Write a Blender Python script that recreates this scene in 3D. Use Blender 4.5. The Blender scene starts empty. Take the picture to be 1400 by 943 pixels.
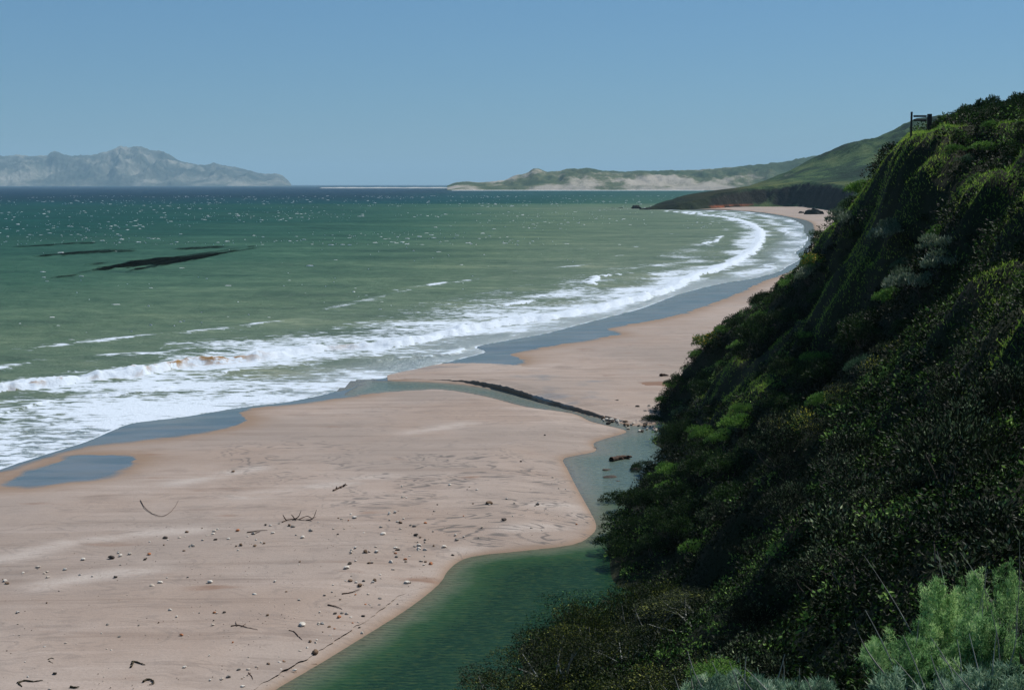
import bpy, math, random
import numpy as np
from mathutils import Vector, Matrix

SC = bpy.context.scene
C = SC.collection
R = math.radians
rnd = random.Random(7)
rng = np.random.default_rng(7)

# ------------------------------------------------------------------ camera
H = 20.0
F_PX, PCX, PCY = 50.0 / 36.0 * 1400.0, 700.0, 471.5
TH = math.atan((471.5 - 252.0) / F_PX)
ST, CT = math.sin(TH), math.cos(TH)
cam = bpy.data.objects.new('camera', bpy.data.cameras.new('camera'))
C.objects.link(cam)
cam.location = (0, 0, H)
cam.rotation_euler = (R(90) - TH, 0, 0)
cam.data.lens = 50
cam.data.sensor_width = 36
cam.data.sensor_fit = 'HORIZONTAL'
cam.data.clip_start = 0.1
cam.data.clip_end = 200000
SC.camera = cam

# ------------------------------------------------------------------ light
SUN_AZ, SUN_EL = 50.0, 49.0          # azimuth clockwise from the view direction (+Y)
SKY_STRENGTH, SUN_STRENGTH = 0.058, 5.0
SC.view_settings.view_transform = 'Standard'
SC.view_settings.look = 'None'
SC.view_settings.gamma = 1
SC.view_settings.use_curve_mapping = False
SC.view_settings.exposure = 0.25
w = bpy.data.worlds.new('World')
SC.world = w
w.use_nodes = True
wn = w.node_tree
for n in list(wn.nodes):
    wn.nodes.remove(n)
wo = wn.nodes.new('ShaderNodeOutputWorld')
bg = wn.nodes.new('ShaderNodeBackground')
sky = wn.nodes.new('ShaderNodeTexSky')
sky.sky_type = 'NISHITA'
sky.sun_disc = False
sky.sun_elevation = R(SUN_EL)
sky.sun_rotation = R(SUN_AZ)
sky.altitude = 300
sky.air_density = 1.0
sky.dust_density = 0.2
sky.ozone_density = 2.0
tint = wn.nodes.new('ShaderNodeMix')
tint.data_type = 'RGBA'
tint.blend_type = 'MULTIPLY'
tint.inputs['Factor'].default_value = 1
tint.inputs['B'].default_value = (0.66, 0.92, 1.12, 1)
wn.links.new(sky.outputs['Color'], tint.inputs['A'])
flat = wn.nodes.new('ShaderNodeMix')
flat.data_type = 'RGBA'
flat.inputs['Factor'].default_value = 0.5
flat.inputs['B'].default_value = (1.42, 3.65, 6.6, 1)
wn.links.new(tint.outputs['Result'], flat.inputs['A'])
wn.links.new(flat.outputs['Result'], bg.inputs['Color'])
bg.inputs['Strength'].default_value = SKY_STRENGTH
wn.links.new(bg.outputs[0], wo.inputs['Surface'])
sl = bpy.data.lights.new('sun', 'SUN')
sl.energy = SUN_STRENGTH
sl.angle = R(0.53)
sl.color = (1.0, 0.95, 0.88)
so = bpy.data.objects.new('sun', sl)
C.objects.link(so)
sd = Vector((math.sin(R(SUN_AZ)) * math.cos(R(SUN_EL)), math.cos(R(SUN_AZ)) * math.cos(R(SUN_EL)), math.sin(R(SUN_EL))))
so.rotation_euler = (-sd).to_track_quat('-Z', 'Y').to_euler()
so.location = (200, 100, 300)

cy = SC.cycles
cy.max_bounces = 5
cy.diffuse_bounces = 2
cy.glossy_bounces = 2
cy.transmission_bounces = 3
cy.volume_bounces = 0
cy.transparent_max_bounces = 6
cy.caustics_reflective = False
cy.caustics_refractive = False
cy.use_denoising = True
cy.sample_clamp_indirect = 4
HAZE_DENSITY = 4.6e-5
HAZE_COLOR = (0.48, 0.76, 0.95)


# ------------------------------------------------------------------ helpers: projection
def gpt(px, py, z=0.0):
    """world point where the sight line of photo pixel (px,py) meets height z"""
    px = np.asarray(px, float); py = np.asarray(py, float)
    u = (px - PCX) / F_PX
    v = (py - PCY) / F_PX
    s = ST + v * CT
    t = (H - z) / s
    return np.stack([u * t, (CT - v * ST) * t], -1)


def dpt(px, py, y):
    """world point on the sight line of pixel (px,py) at forward distance y"""
    u = (px - PCX) / F_PX
    v = (py - PCY) / F_PX
    t = y / (CT - v * ST)
    return np.array([u * t, y, H - t * (ST + v * CT)])


def pix(p):
    p = np.asarray(p, float)
    x, y, z = p[..., 0], p[..., 1], p[..., 2] - H
    dep = y * CT - z * ST
    dn = -y * ST - z * CT
    return PCX + F_PX * x / dep, PCY + F_PX * dn / dep, dep


# ------------------------------------------------------------------ helpers: noise and curves
_perm = np.random.default_rng(11).permutation(4096)
_gr = np.random.default_rng(12).uniform(0, 2 * np.pi, 4096)


def gnoise(x, y, seed=0):
    x = np.asarray(x, float); y = np.asarray(y, float)
    xi = np.floor(x).astype(np.int64); yi = np.floor(y).astype(np.int64)
    xf = x - xi; yf = y - yi
    def g(ix, iy, fx, fy):
        h = _perm[(_perm[(ix + seed * 131) & 4095] + iy) & 4095]
        a = _gr[h]
        return np.cos(a) * fx + np.sin(a) * fy
    sx = xf * xf * xf * (xf * (xf * 6 - 15) + 10); sy = yf * yf * yf * (yf * (yf * 6 - 15) + 10)
    n00 = g(xi, yi, xf, yf); n10 = g(xi + 1, yi, xf - 1, yf)
    n01 = g(xi, yi + 1, xf, yf - 1); n11 = g(xi + 1, yi + 1, xf - 1, yf - 1)
    return ((n00 * (1 - sx) + n10 * sx) * (1 - sy) + (n01 * (1 - sx) + n11 * sx) * sy) * 1.5


def fbm(x, y, oct=4, seed=0, gain=0.5):
    s = 0; a = 1.0; f = 1.0
    for k in range(oct):
        s = s + a * gnoise(x * f, y * f, seed + k)
        a *= gain; f *= 2.03
    return s


def ridged(x, y, oct=5, seed=0):
    s = 0; a = 1.0; f = 1.0
    for k in range(oct):
        s = s + a * (1 - np.abs(gnoise(x * f, y * f, seed + k)) * 1.6)
        a *= 0.5; f *= 2.1
    return s / 1.9


def sstep(a, b, x):
    t = np.clip((x - a) / (b - a), 0, 1)
    return t * t * (3 - 2 * t)


def catmull(pts, k=6, closed=False):
    P = np.asarray(pts, float)
    n = len(P)
    out = []
    rngi = range(n if closed else n - 1)
    for i in rngi:
        p1, p2 = P[i], P[(i + 1) % n]
        p0 = P[(i - 1) % n] if (closed or i > 0) else 2 * p1 - p2
        p3 = P[(i + 2) % n] if (closed or i + 2 < n) else 2 * p2 - p1
        for j in range(k):
            t = j / k
            out.append(0.5 * ((2 * p1) + (-p0 + p2) * t + (2 * p0 - 5 * p1 + 4 * p2 - p3) * t * t + (-p0 + 3 * p1 - 3 * p2 + p3) * t ** 3))
    if not closed:
        out.append(P[-1])
    return np.array(out)


def line_dist(P, L, closed=False):
    """distance of points P to polyline L, and the normalised position along it"""
    P = np.asarray(P, float); L = np.asarray(L, float)
    A = L if closed else L[:-1]
    B = np.roll(L, -1, 0) if closed else L[1:]
    D = B - A
    dd = (D ** 2).sum(1) + 1e-12
    best = np.empty(len(P)); arg = np.empty(len(P))
    for c in range(0, len(P), 20000):
        Q = P[c:c + 20000]
        w_ = Q[:, None, :] - A[None]
        t = np.clip((w_ * D).sum(2) / dd, 0, 1)
        e = w_ - t[..., None] * D
        q = (e ** 2).sum(2)
        i = q.argmin(1)
        best[c:c + 20000] = np.sqrt(q[np.arange(len(Q)), i])
        arg[c:c + 20000] = (i + t[np.arange(len(Q)), i]) / len(A)
    return best, arg


def inside(P, poly):
    P = np.asarray(P, float)
    r = np.zeros(len(P), bool)
    n = len(poly)
    for i in range(n):
        x1, y1 = poly[i]; x2, y2 = poly[(i + 1) % n]
        c = (y1 > P[:, 1]) != (y2 > P[:, 1])
        xi = (x2 - x1) * (P[:, 1] - y1) / (y2 - y1 + 1e-12) + x1
        r ^= c & (P[:, 0] < xi)
    return r


def poly_sd(P, poly):
    d, _ = line_dist(P, poly, True)
    return np.where(inside(P, poly), d, -d)


# ------------------------------------------------------------------ helpers: objects
def tag(o, label=None, cat=None, group=None, kind=None):
    if label: o['label'] = label
    if cat: o['category'] = cat
    if group: o['group'] = group
    if kind: o['kind'] = kind
    return o


def make_mesh(name, V, faces, mats, attrs=None, smooth=False, parent=None, face_mat=None, loc=None, face_col=None):
    """V (n,3); faces (m,k) array of equal sized polygons or list of such arrays"""
    me = bpy.data.meshes.new(name)
    fl = faces if isinstance(faces, list) else [faces]
    fl = [np.asarray(f, np.int32) for f in fl if len(f)]
    me.vertices.add(len(V))
    me.vertices.foreach_set('co', np.asarray(V, np.float32).ravel())
    tot = sum(f.size for f in fl); npoly = sum(len(f) for f in fl)
    me.loops.add(tot); me.polygons.add(npoly)
    me.loops.foreach_set('vertex_index', np.concatenate([f.ravel() for f in fl]))
    sizes = np.concatenate([np.full(len(f), f.shape[1], np.int32) for f in fl])
    me.polygons.foreach_set('loop_start', np.concatenate([[0], np.cumsum(sizes)[:-1]]).astype(np.int32))
    me.polygons.foreach_set('loop_total', sizes)
    me.polygons.foreach_set('use_smooth', np.full(npoly, smooth))
    for m in (mats if isinstance(mats, (list, tuple)) else [mats]):
        me.materials.append(m)
    if face_mat is not None:
        me.polygons.foreach_set('material_index', np.asarray(face_mat, np.int32))
    me.update(calc_edges=True)
    for k, a in (attrs or {}).items():
        at = me.attributes.new(k, 'FLOAT', 'POINT')
        at.data.foreach_set('value', np.asarray(a, np.float32))
    if face_col is not None:
        at = me.attributes.new('vary', 'FLOAT', 'FACE')
        at.data.foreach_set('value', np.asarray(face_col, np.float32))
    me.validate()
    o = bpy.data.objects.new(name, me)
    C.objects.link(o)
    if loc is not None: o.location = loc
    if parent: o.parent = parent
    return o


def empty(name, loc=(0, 0, 0), rz=0):
    o = bpy.data.objects.new(name, None)
    o.empty_display_size = 0.3
    C.objects.link(o)
    o.location = loc
    o.rotation_euler = (0, 0, rz)
    return o


def copy_tree(o, parent=None):
    c = o.copy()
    C.objects.link(c)
    if parent: c.parent = parent
    for ch in list(o.children):
        copy_tree(ch, c)
    return c


def grid_faces(nr, nc, mask=None):
    i = np.arange((nr - 1) * nc).reshape(nr - 1, nc)[:, :-1].ravel()
    f = np.stack([i, i + 1, i + nc + 1, i + nc], 1)
    if mask is not None:
        f = f[mask.ravel()[f].any(1)]
    return f


def tube_arrays(paths, sides=5):
    """paths: list of (pts (n,3), radii (n)); returns V, F"""
    Vs, Fs, b = [], [], 0
    for pts, rad in paths:
        pts = np.asarray(pts, float); rad = np.asarray(rad, float)
        n = len(pts)
        tan = np.gradient(pts, axis=0)
        tan /= np.linalg.norm(tan, axis=1)[:, None] + 1e-9
        ref = np.where(np.abs(tan[:, 2:3]) > 0.9, np.array([[1.0, 0, 0]]), np.array([[0, 0, 1.0]]))
        a = np.cross(tan, ref); a /= np.linalg.norm(a, axis=1)[:, None] + 1e-9
        c = np.cross(tan, a)
        ang = np.linspace(0, 2 * np.pi, sides, endpoint=False)
        ring = pts[:, None] + rad[:, None, None] * (np.cos(ang)[None, :, None] * a[:, None] + np.sin(ang)[None, :, None] * c[:, None])
        Vs.append(ring.reshape(-1, 3))
        i = np.arange((n - 1) * sides).reshape(n - 1, sides)
        j = np.roll(i, -1, 1)
        Fs.append(np.stack([i, j, j + sides, i + sides], -1).reshape(-1, 4) + b)
        b += n * sides
    return np.concatenate(Vs), np.concatenate(Fs)


# ------------------------------------------------------------------ helpers: materials
class Mat:
    def __init__(s, name):
        s.m = bpy.data.materials.new(name)
        s.m.use_nodes = True
        s.t = s.m.node_tree
        for n in list(s.t.nodes): s.t.nodes.remove(n)
        s.out = s.t.nodes.new('ShaderNodeOutputMaterial')

    def n(s, typ, props=None, **ins):
        nd = s.t.nodes.new('ShaderNode' + typ)
        for k, v in (props or {}).items(): setattr(nd, k, v)
        for k, v in ins.items():
            key = int(k[1:]) if k[0] == '_' and k[1:].isdigit() else k.replace('_', ' ')
            s.set(nd.inputs[key], v)
        return nd

    def set(s, sock, v):
        if isinstance(v, bpy.types.NodeSocket): s.t.links.new(v, sock)
        elif isinstance(v, bpy.types.Node): s.t.links.new(v.outputs[0], sock)
        else:
            if isinstance(v, tuple) and len(v) == 3 and sock.type == 'RGBA': v = v + (1,)
            sock.default_value = v

    def math(s, op, a, b=None, c=None, clamp=False):
        nd = s.t.nodes.new('ShaderNodeMath'); nd.operation = op; nd.use_clamp = clamp
        for i, v in enumerate((a, b, c)):
            if v is not None: s.set(nd.inputs[i], v)
        return nd.outputs[0]

    def mix(s, f, a, b, typ='MIX'):
        nd = s.t.nodes.new('ShaderNodeMix'); nd.data_type = 'RGBA'; nd.blend_type = typ
        s.set(nd.inputs['Factor'], f); s.set(nd.inputs['A'], a); s.set(nd.inputs['B'], b)
        return nd.outputs['Result']

    def step(s, x, a, b):
        nd = s.t.nodes.new('ShaderNodeMapRange'); nd.interpolation_type = 'SMOOTHSTEP'
        s.set(nd.inputs['Value'], x)
        s.set(nd.inputs['From Min'], a); s.set(nd.inputs['From Max'], b)
        return nd.outputs['Result']

    def attr(s, name):
        nd = s.t.nodes.new('ShaderNodeAttribute'); nd.attribute_name = name
        return nd.outputs['Fac']

    def noise(s, vec, scale, detail=4, rough=0.55, dist=0.0):
        return s.n('TexNoise', Vector=vec, Scale=scale, Detail=detail, Roughness=rough, Distortion=dist).outputs['Fac']

    def pos(s, sc=(1, 1, 1)):
        g = s.n('NewGeometry').outputs['Position']
        if sc == (1, 1, 1): return g
        return s.n('Mapping', Vector=g, Scale=sc).outputs[0]

    def obj(s):
        return s.n('TexCoord').outputs['Object']

    def ramp(s, x, stops):
        nd = s.t.nodes.new('ShaderNodeValToRGB')
        e = nd.color_ramp.elements
        while len(e) < len(stops): e.new(0.5)
        for el, (p, c) in zip(e, stops):
            el.position = p; el.color = tuple(c) + (1,)
        s.set(nd.inputs[0], x)
        return nd.outputs[0]

    def bump(s, h, strength=0.5, dist=0.1):
        return s.n('Bump', Height=h, Strength=strength, Distance=dist).outputs[0]

    def done(s, sh):
        s.t.links.new(sh if isinstance(sh, bpy.types.NodeSocket) else sh.outputs[0], s.out.inputs['Surface'])
        return s.m


def simple_mat(name, col, rough=0.8, vary=0.25, scale=4.0, spec=0.2, bump=0.0, col2=None):
    M = Mat(name)
    p = M.obj()
    n = M.noise(p, scale, 5)
    c2 = col2 or tuple(c * (1 - vary * 2) for c in col)
    c = M.mix(M.step(n, 0.35, 0.65), c2, col)
    kw = {}
    b = M.n('BsdfPrincipled', Base_Color=c, Roughness=rough)
    b.inputs['Specular IOR Level'].default_value = spec
    if bump: M.set(b.inputs['Normal'], M.bump(n, bump, 0.05))
    return M.done(b)


def leaf_mat(name, cols, trans=0.25, rough=0.6, spec=0.1):
    """leaf colour chosen per leaf from a ramp (attribute vary)"""
    M = Mat(name)
    v = M.attr('vary')
    k = len(cols)
    col = M.ramp(v, [(p, c) for p, c in cols])
    oi = M.n('ObjectInfo').outputs['Random']
    col = M.mix(1.0, col, M.ramp(oi, [(0, (0.75, 0.8, 0.75)), (1, (1.2, 1.15, 1.0))]), 'MULTIPLY')
    b = M.n('BsdfPrincipled', Base_Color=col, Roughness=rough)
    b.inputs['Specular IOR Level'].default_value = spec
    t = M.n('BsdfTranslucent', Color=col)
    return M.done(M.n('MixShader', _0=trans, _1=b, _2=t))


# ------------------------------------------------------------------ shore curves (from photo lines on the beach plane)
swash_px = [(-400, 800), (-150, 700), (0, 642), (60, 622), (120, 603), (155, 588), (185, 578), (250, 570), (330, 557), (390, 550), (440, 540),
            (480, 531), (505, 522), (545, 512), (575, 505), (600, 498), (640, 488), (664, 481), (652, 474), (690, 466), (746, 456), (780, 447), (830, 434), (879, 421),
            (930, 402), (985, 388), (1029, 381), (1066, 371), (1077, 364), (1094, 354), (1088, 345), (1098, 338), (1105, 325),
            (1099, 317), (1098, 308), (1081, 299), (1066, 296), (1038, 291.5), (1008, 288.3), (960, 287.8), (915, 286.5), (880, 285.5)]
swash = catmull(gpt([p[0] for p in swash_px], [p[1] for p in swash_px]), 5)
SEA = np.vstack([swash, [[150, 1400], [2500, 2600], [50000, 20000], [50000, 60000], [-60000, 60000], [-60000, -200], [-80, -200]]])
wet_px = [(-400, 801), (-150, 702), (0, 644), (60, 624), (110, 612), (150, 607), (230, 600), (300, 590), (336, 579), (326, 566), (350, 557), (395, 553), (470, 545), (520, 535),
          (530, 522), (560, 514.5), (640, 508), (700, 502), (715, 494), (697, 487), (705, 483.5), (760, 474), (830, 463), (845, 459), (828, 452), (850, 447),
          (905, 438), (950, 425), (1010, 402), (1045, 385), (1080, 372), (1096, 358), (1108, 340), (1112, 325), (1112, 310), (1105, 303), (1080, 297), (1040, 290.5), (1000, 287.5), (960, 287)]
wet_line = catmull(gpt([p[0] for p in wet_px], [p[1] for p in wet_px]), 4)
WET = np.vstack([wet_line, [[100, 1400], [-2000, 1400], [-2000, 30]]])
break_px = [(-300, 585), (-60, 545), (0, 536), (60, 528), (130, 521), (200, 511), (260, 501), (330, 495), (400, 487), (450, 479), (514, 477), (557, 471), (629, 457), (736, 439), (807, 427),
            (879, 411), (930, 393), (958, 378), (1006, 361), (1038, 341), (1045, 326), (1040, 312), (1010, 300), (960, 293), (915, 289)]
brk = catmull(gpt([p[0] for p in break_px], [p[1] for p in break_px]), 5)
BRK = np.vstack([brk, [[150, 1350], [150, 1400], [2500, 2600], [50000, 20000], [50000, 60000], [-60000, 60000], [-60000, -200], [-80, -200]]])
outer_px = [(-300, 570), (-60, 530), (0, 519), (130, 504), (205, 497), (217, 490), (225, 468), (300, 462), (400, 455), (480, 440), (560, 417), (650, 400), (750, 383), (850, 362), (930, 338),
            (985, 314), (985, 304), (940, 295), (890, 287)]
outl = catmull(gpt([p[0] for p in outer_px], [p[1] for p in outer_px]), 5)
OUT = np.vstack([outl, [[150, 1400], [2500, 2600], [50000, 20000], [50000, 60000], [-60000, 60000], [-60000, -200], [-80, -200]]])
streak_lines = [[(60, 476), (160, 465), (240, 456), (330, 447), (410, 437)], [(-20, 508), (60, 494), (130, 489), (205, 484)], [(120, 496), (200, 486), (260, 479)],
                [(540, 398), (600, 389), (680, 380), (740, 378)], [(760, 343), (820, 340), (870, 338)], [(900, 318), (935, 322)], [(790, 395), (860, 378), (905, 362)],
                [(700, 372), (770, 366), (810, 362)], [(440, 425), (500, 412), (560, 398)], [(940, 301), (990, 304)], [(820, 355), (880, 345)]]
streak_lines = [catmull(gpt([p[0] for p in l], [p[1] for p in l]), 4) for l in streak_lines]

stream_px = [(470, 541), (490, 528), (500, 521), (545, 521), (600, 523), (650, 528), (690, 536), (730, 547), (780, 561), (830, 574), (870, 582), (930, 580), (960, 620), (960, 720), (960, 860),
             (850, 1000), (560, 1300), (-100, 1900), (-500, 1700), (80, 1150), (300, 990), (375, 943), (440, 905), (500, 868), (560, 830), (600, 798), (612, 780), (631, 765), (660, 758), (710, 753), (783, 744), (808, 731), (815, 718),
             (806, 698), (800, 687), (787, 664), (775, 640), (770, 627), (795, 621), (815, 616), (811, 606), (829, 599), (857, 590), (835, 583), (807, 576), (782, 565), (718, 556), (664, 542), (607, 533), (557, 534.5), (521, 537)]
stream_poly = catmull(gpt([p[0] for p in stream_px], [p[1] for p in stream_px], 0.06), 3, True)
puddle_px = [(15, 662), (50, 642), (90, 630), (110, 623), (180, 627), (172, 640), (130, 655), (90, 660), (40, 666)]
puddle = catmull(gpt([p[0] for p in puddle_px], [p[1] for p in puddle_px], 0.1), 4, True)
ZS = 0.06


def beach_z(P):
    d, _ = line_dist(P, swash)
    sea_ = inside(P, SEA)
    base = np.where(sea_, -0.045 * d, 0.0)
    base = np.where(~sea_, 0.045 * np.minimum(d, 4) + 0.012 * np.clip(d - 4, 0, 30), base)
    base = np.maximum(base, -3)
    sdist = poly_sd(P, stream_poly)
    outb = ZS + 0.004 + 0.07 * sstep(0, 0.45, -sdist) + 0.08 * np.clip(-sdist, 0, None)
    inb = ZS - 0.16 * np.clip(sdist, 0, 4)
    z = np.where(sdist > 0, np.minimum(inb, base), np.minimum(base, outb))
    near_sea = (-sdist < 2) & (sdist < 0) & ~sea_
    z = np.where(near_sea, np.maximum(z, np.minimum(outb, ZS + 0.02)), z)
    return z, d, sea_, sdist


def G(px, py):
    """ground point on the beach seen at pixel; returns (n,3)"""
    px = np.atleast_1d(np.asarray(px, float)); py = np.atleast_1d(np.asarray(py, float))
    z = np.zeros(len(px)) + 0.2
    for _ in range(4):
        P = gpt(px, py, z)
        z = beach_z(P)[0]
    return np.column_stack([P, z])


# ------------------------------------------------------------------ materials: sand, sea, stream
def make_sand():
    M = Mat('sand')
    p = M.pos()
    n1 = M.noise(p, 0.07, 5, 0.6)
    n2 = M.noise(M.pos((0.5, 1.0, 1)), 0.5, 6, 0.65)
    n3 = M.noise(p, 7, 4, 0.75)
    dry = M.mix(M.step(n1, 0.35, 0.65), (0.262, 0.206, 0.172), (0.325, 0.270, 0.236))
    dry = M.mix(M.step(n2, 0.5, 0.72), dry, (0.225, 0.180, 0.155))
    dry = M.mix(M.step(M.noise(p, 0.035, 4), 0.42, 0.62), dry, (0.235, 0.195, 0.170))
    tl = M.noise(M.n('Mapping', Vector=p, Scale=(0.05, 0.75, 0.3), Rotation=(0, 0, -0.32)).outputs[0], 1.0, 6, 0.7, 0.6)
    dry = M.mix(M.math('MULTIPLY', M.step(tl, 0.52, 0.64), 0.45), dry, M.mix(1, dry, (0.66, 0.62, 0.60), 'MULTIPLY'))
    dry = M.mix(M.math('MULTIPLY', M.step(tl, 0.46, 0.34), 0.45), dry, M.mix(1, dry, (1.25, 1.27, 1.30), 'MULTIPLY'))
    pale = M.math('MULTIPLY', M.attr('pale'), M.step(n2, 0.3, 0.6))
    dry = M.mix(pale, dry, (0.355, 0.31, 0.28))
    dry = M.mix(M.math('MULTIPLY', M.step(n3, 0.45, 0.75), 0.5), dry, (0.20, 0.16, 0.135))
    damp = M.attr('damp')
    damp = M.step(M.math('ADD', damp, M.math('MULTIPLY', M.math('SUBTRACT', n2, 0.5), 0.5)), 0.1, 0.9)
    dry = M.mix(damp, dry, (0.205, 0.145, 0.105))
    red = M.math('ADD', M.attr('redp'), M.math('MULTIPLY', M.math('SUBTRACT', M.noise(M.pos((0.35, 1, 1)), 0.45, 4), 0.5), 2.4))
    dry = M.mix(M.math('MULTIPLY', M.step(red, -0.05, 0.4), 0.9), dry, (0.17, 0.098, 0.066))
    # dark swirling mineral streaks left by the stream
    wv = M.noise(M.n('Mapping', Vector=p, Scale=(0.16, 0.30, 0.2), Rotation=(0, 0, 0.25)).outputs[0], 1.0, 3, 0.5, 0.8)
    sn = M.math('SINE', M.math('MULTIPLY', wv, 75))
    sk = M.math('MULTIPLY', M.step(sn, 0.35, 1.0), M.step(M.noise(p, 0.4, 4), 0.42, 0.56))
    sk = M.math('MULTIPLY', sk, M.attr('streak'))
    dry = M.mix(M.math('MULTIPLY', sk, 0.85), dry, (0.10, 0.09, 0.085))
    wsd = M.math('ADD', M.attr('wet'), M.math('MULTIPLY', M.math('SUBTRACT', M.noise(p, 0.45, 5), 0.5), 1.7))
    wet = M.step(wsd, M.math('SUBTRACT', -0.1, M.math('MULTIPLY', M.step(M.noise(p, 0.12, 3), 0.4, 0.65), 1.4)), 0.15)
    hb = M.math('ADD', M.math('MULTIPLY', M.noise(p, 5, 6, 0.7), 1.0), M.math('MULTIPLY', n2, 1.5))
    b = M.n('BsdfPrincipled', Base_Color=dry, Roughness=0.92, Normal=M.bump(hb, 0.45, 0.06))
    b.inputs['Specular IOR Level'].default_value = 0.15
    wd = M.n('BsdfDiffuse', Color=M.mix(M.step(M.noise(M.pos((0.3, 1, 1)), 0.5, 5), 0.35, 0.65), (0.075, 0.088, 0.082), (0.125, 0.125, 0.112)))
    wg = M.n('BsdfGlossy', Color=(0.93, 0.97, 1.0), Roughness=0.12, Normal=M.bump(M.noise(p, 2.0, 3), 0.06, 0.05))
    wb = M.n('MixShader', _0=M.math('ADD', 0.20, M.math('MULTIPLY', M.noise(M.pos((0.4, 1, 1)), 0.35, 5, 0.65), 0.26)), _1=wd, _2=wg)
    return M.done(M.n('MixShader', _0=wet, _1=b, _2=wb))


def make_sea():
    M = Mat('sea_water')
    p = M.pos()
    dsh = M.attr('offshore')                       # 0..1, log scaled distance from the shore
    dn = M.math('ADD', dsh, M.math('MULTIPLY', M.math('SUBTRACT', M.noise(M.pos((0.35, 1, 1)), 0.006, 4, 0.6), 0.5), 0.22))
    col = M.ramp(dn, [(0.0, (0.10, 0.135, 0.10)), (0.28, (0.07, 0.115, 0.072)), (0.45, (0.030, 0.080, 0.052)), (0.60, (0.007, 0.047, 0.038)),
                      (0.78, (0.004, 0.042, 0.045)), (0.92, (0.002, 0.022, 0.036)), (1.0, (0.002, 0.022, 0.045))])
    fine = M.noise(M.pos((0.5, 1, 1)), 0.35, 5, 0.7)
    col = M.mix(M.math('MULTIPLY', M.step(fine, 0.45, 0.7), 0.5), col, M.mix(1, col, (1.7, 1.5, 1.5), 'MULTIPLY'))
    col = M.mix(M.math('MULTIPLY', M.step(fine, 0.55, 0.32), 0.55), col, M.mix(1, col, (0.6, 0.7, 0.75), 'MULTIPLY'))
    chop = M.noise(M.pos((0.45, 1, 1)), 0.045, 9, 0.78)
    col = M.mix(M.math('MULTIPLY', M.step(chop, 0.5, 0.64), 0.55), col, M.mix(1, col, (2.0, 1.65, 1.6), 'MULTIPLY'))
    col = M.mix(M.math('MULTIPLY', M.step(chop, 0.5, 0.36), 0.7), col, M.mix(1, col, (0.45, 0.55, 0.62), 'MULTIPLY'))
    br = M.math('MULTIPLY', M.attr('brown'), M.step(M.noise(p, 0.7, 4), 0.42, 0.55))
    # foam
    f = M.attr('foam')
    fn = M.math('ADD', M.math('MULTIPLY', M.noise(M.pos((0.55, 1.0, 1)), 0.95, 7, 0.68, 0.6), 0.72), M.math('MULTIPLY', M.noise(M.pos((0.5, 1, 1)), 0.11, 5, 0.7), 0.28))
    th = M.math('SUBTRACT', 0.70, M.math('MULTIPLY', f, 0.34))
    fm = M.step(M.math('SUBTRACT', fn, th), -0.035, 0.055)
    fm = M.math('MULTIPLY', fm, M.step(f, 0.02, 0.1))
    edge = M.step(M.math('ADD', M.attr('edge'), M.math('MULTIPLY', M.noise(p, 0.6, 4), 0.7)), 1.06, 1.22)
    fm = M.math('MAXIMUM', fm, edge)
    hb = M.math('ADD', M.math('MULTIPLY', M.noise(M.pos((0.6, 1, 1)), 0.30, 8, 0.72), 1.4), M.math('MULTIPLY', M.noise(p, 2.4, 4, 0.65), 0.25))
    nrm = M.bump(hb, 0.9, 0.55)
    thin = M.attr('thin')                          # sheet of water running over sand
    col = M.mix(thin, col, (0.10, 0.125, 0.115))
    d = M.n('BsdfDiffuse', Color=col, Normal=nrm)
    g = M.n('BsdfGlossy', Color=(0.9, 0.97, 1.0), Roughness=0.28, Normal=nrm)
    wat = M.n('MixShader', _0=M.math('ADD', 0.05, M.math('MULTIPLY', thin, 0.25)), _1=d, _2=g)
    brn = M.n('BsdfDiffuse', Color=(0.26, 0.16, 0.07, 1), Normal=nrm)
    foam = M.n('BsdfDiffuse', Color=(0.50, 0.565, 0.64, 1), Normal=M.bump(M.noise(p, 2.2, 5, 0.7), 0.5, 0.25))
    s = M.n('MixShader', _0=fm, _1=wat, _2=foam)
    s = M.n('MixShader', _0=br, _1=s, _2=brn)
    return M.done(s)


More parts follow.
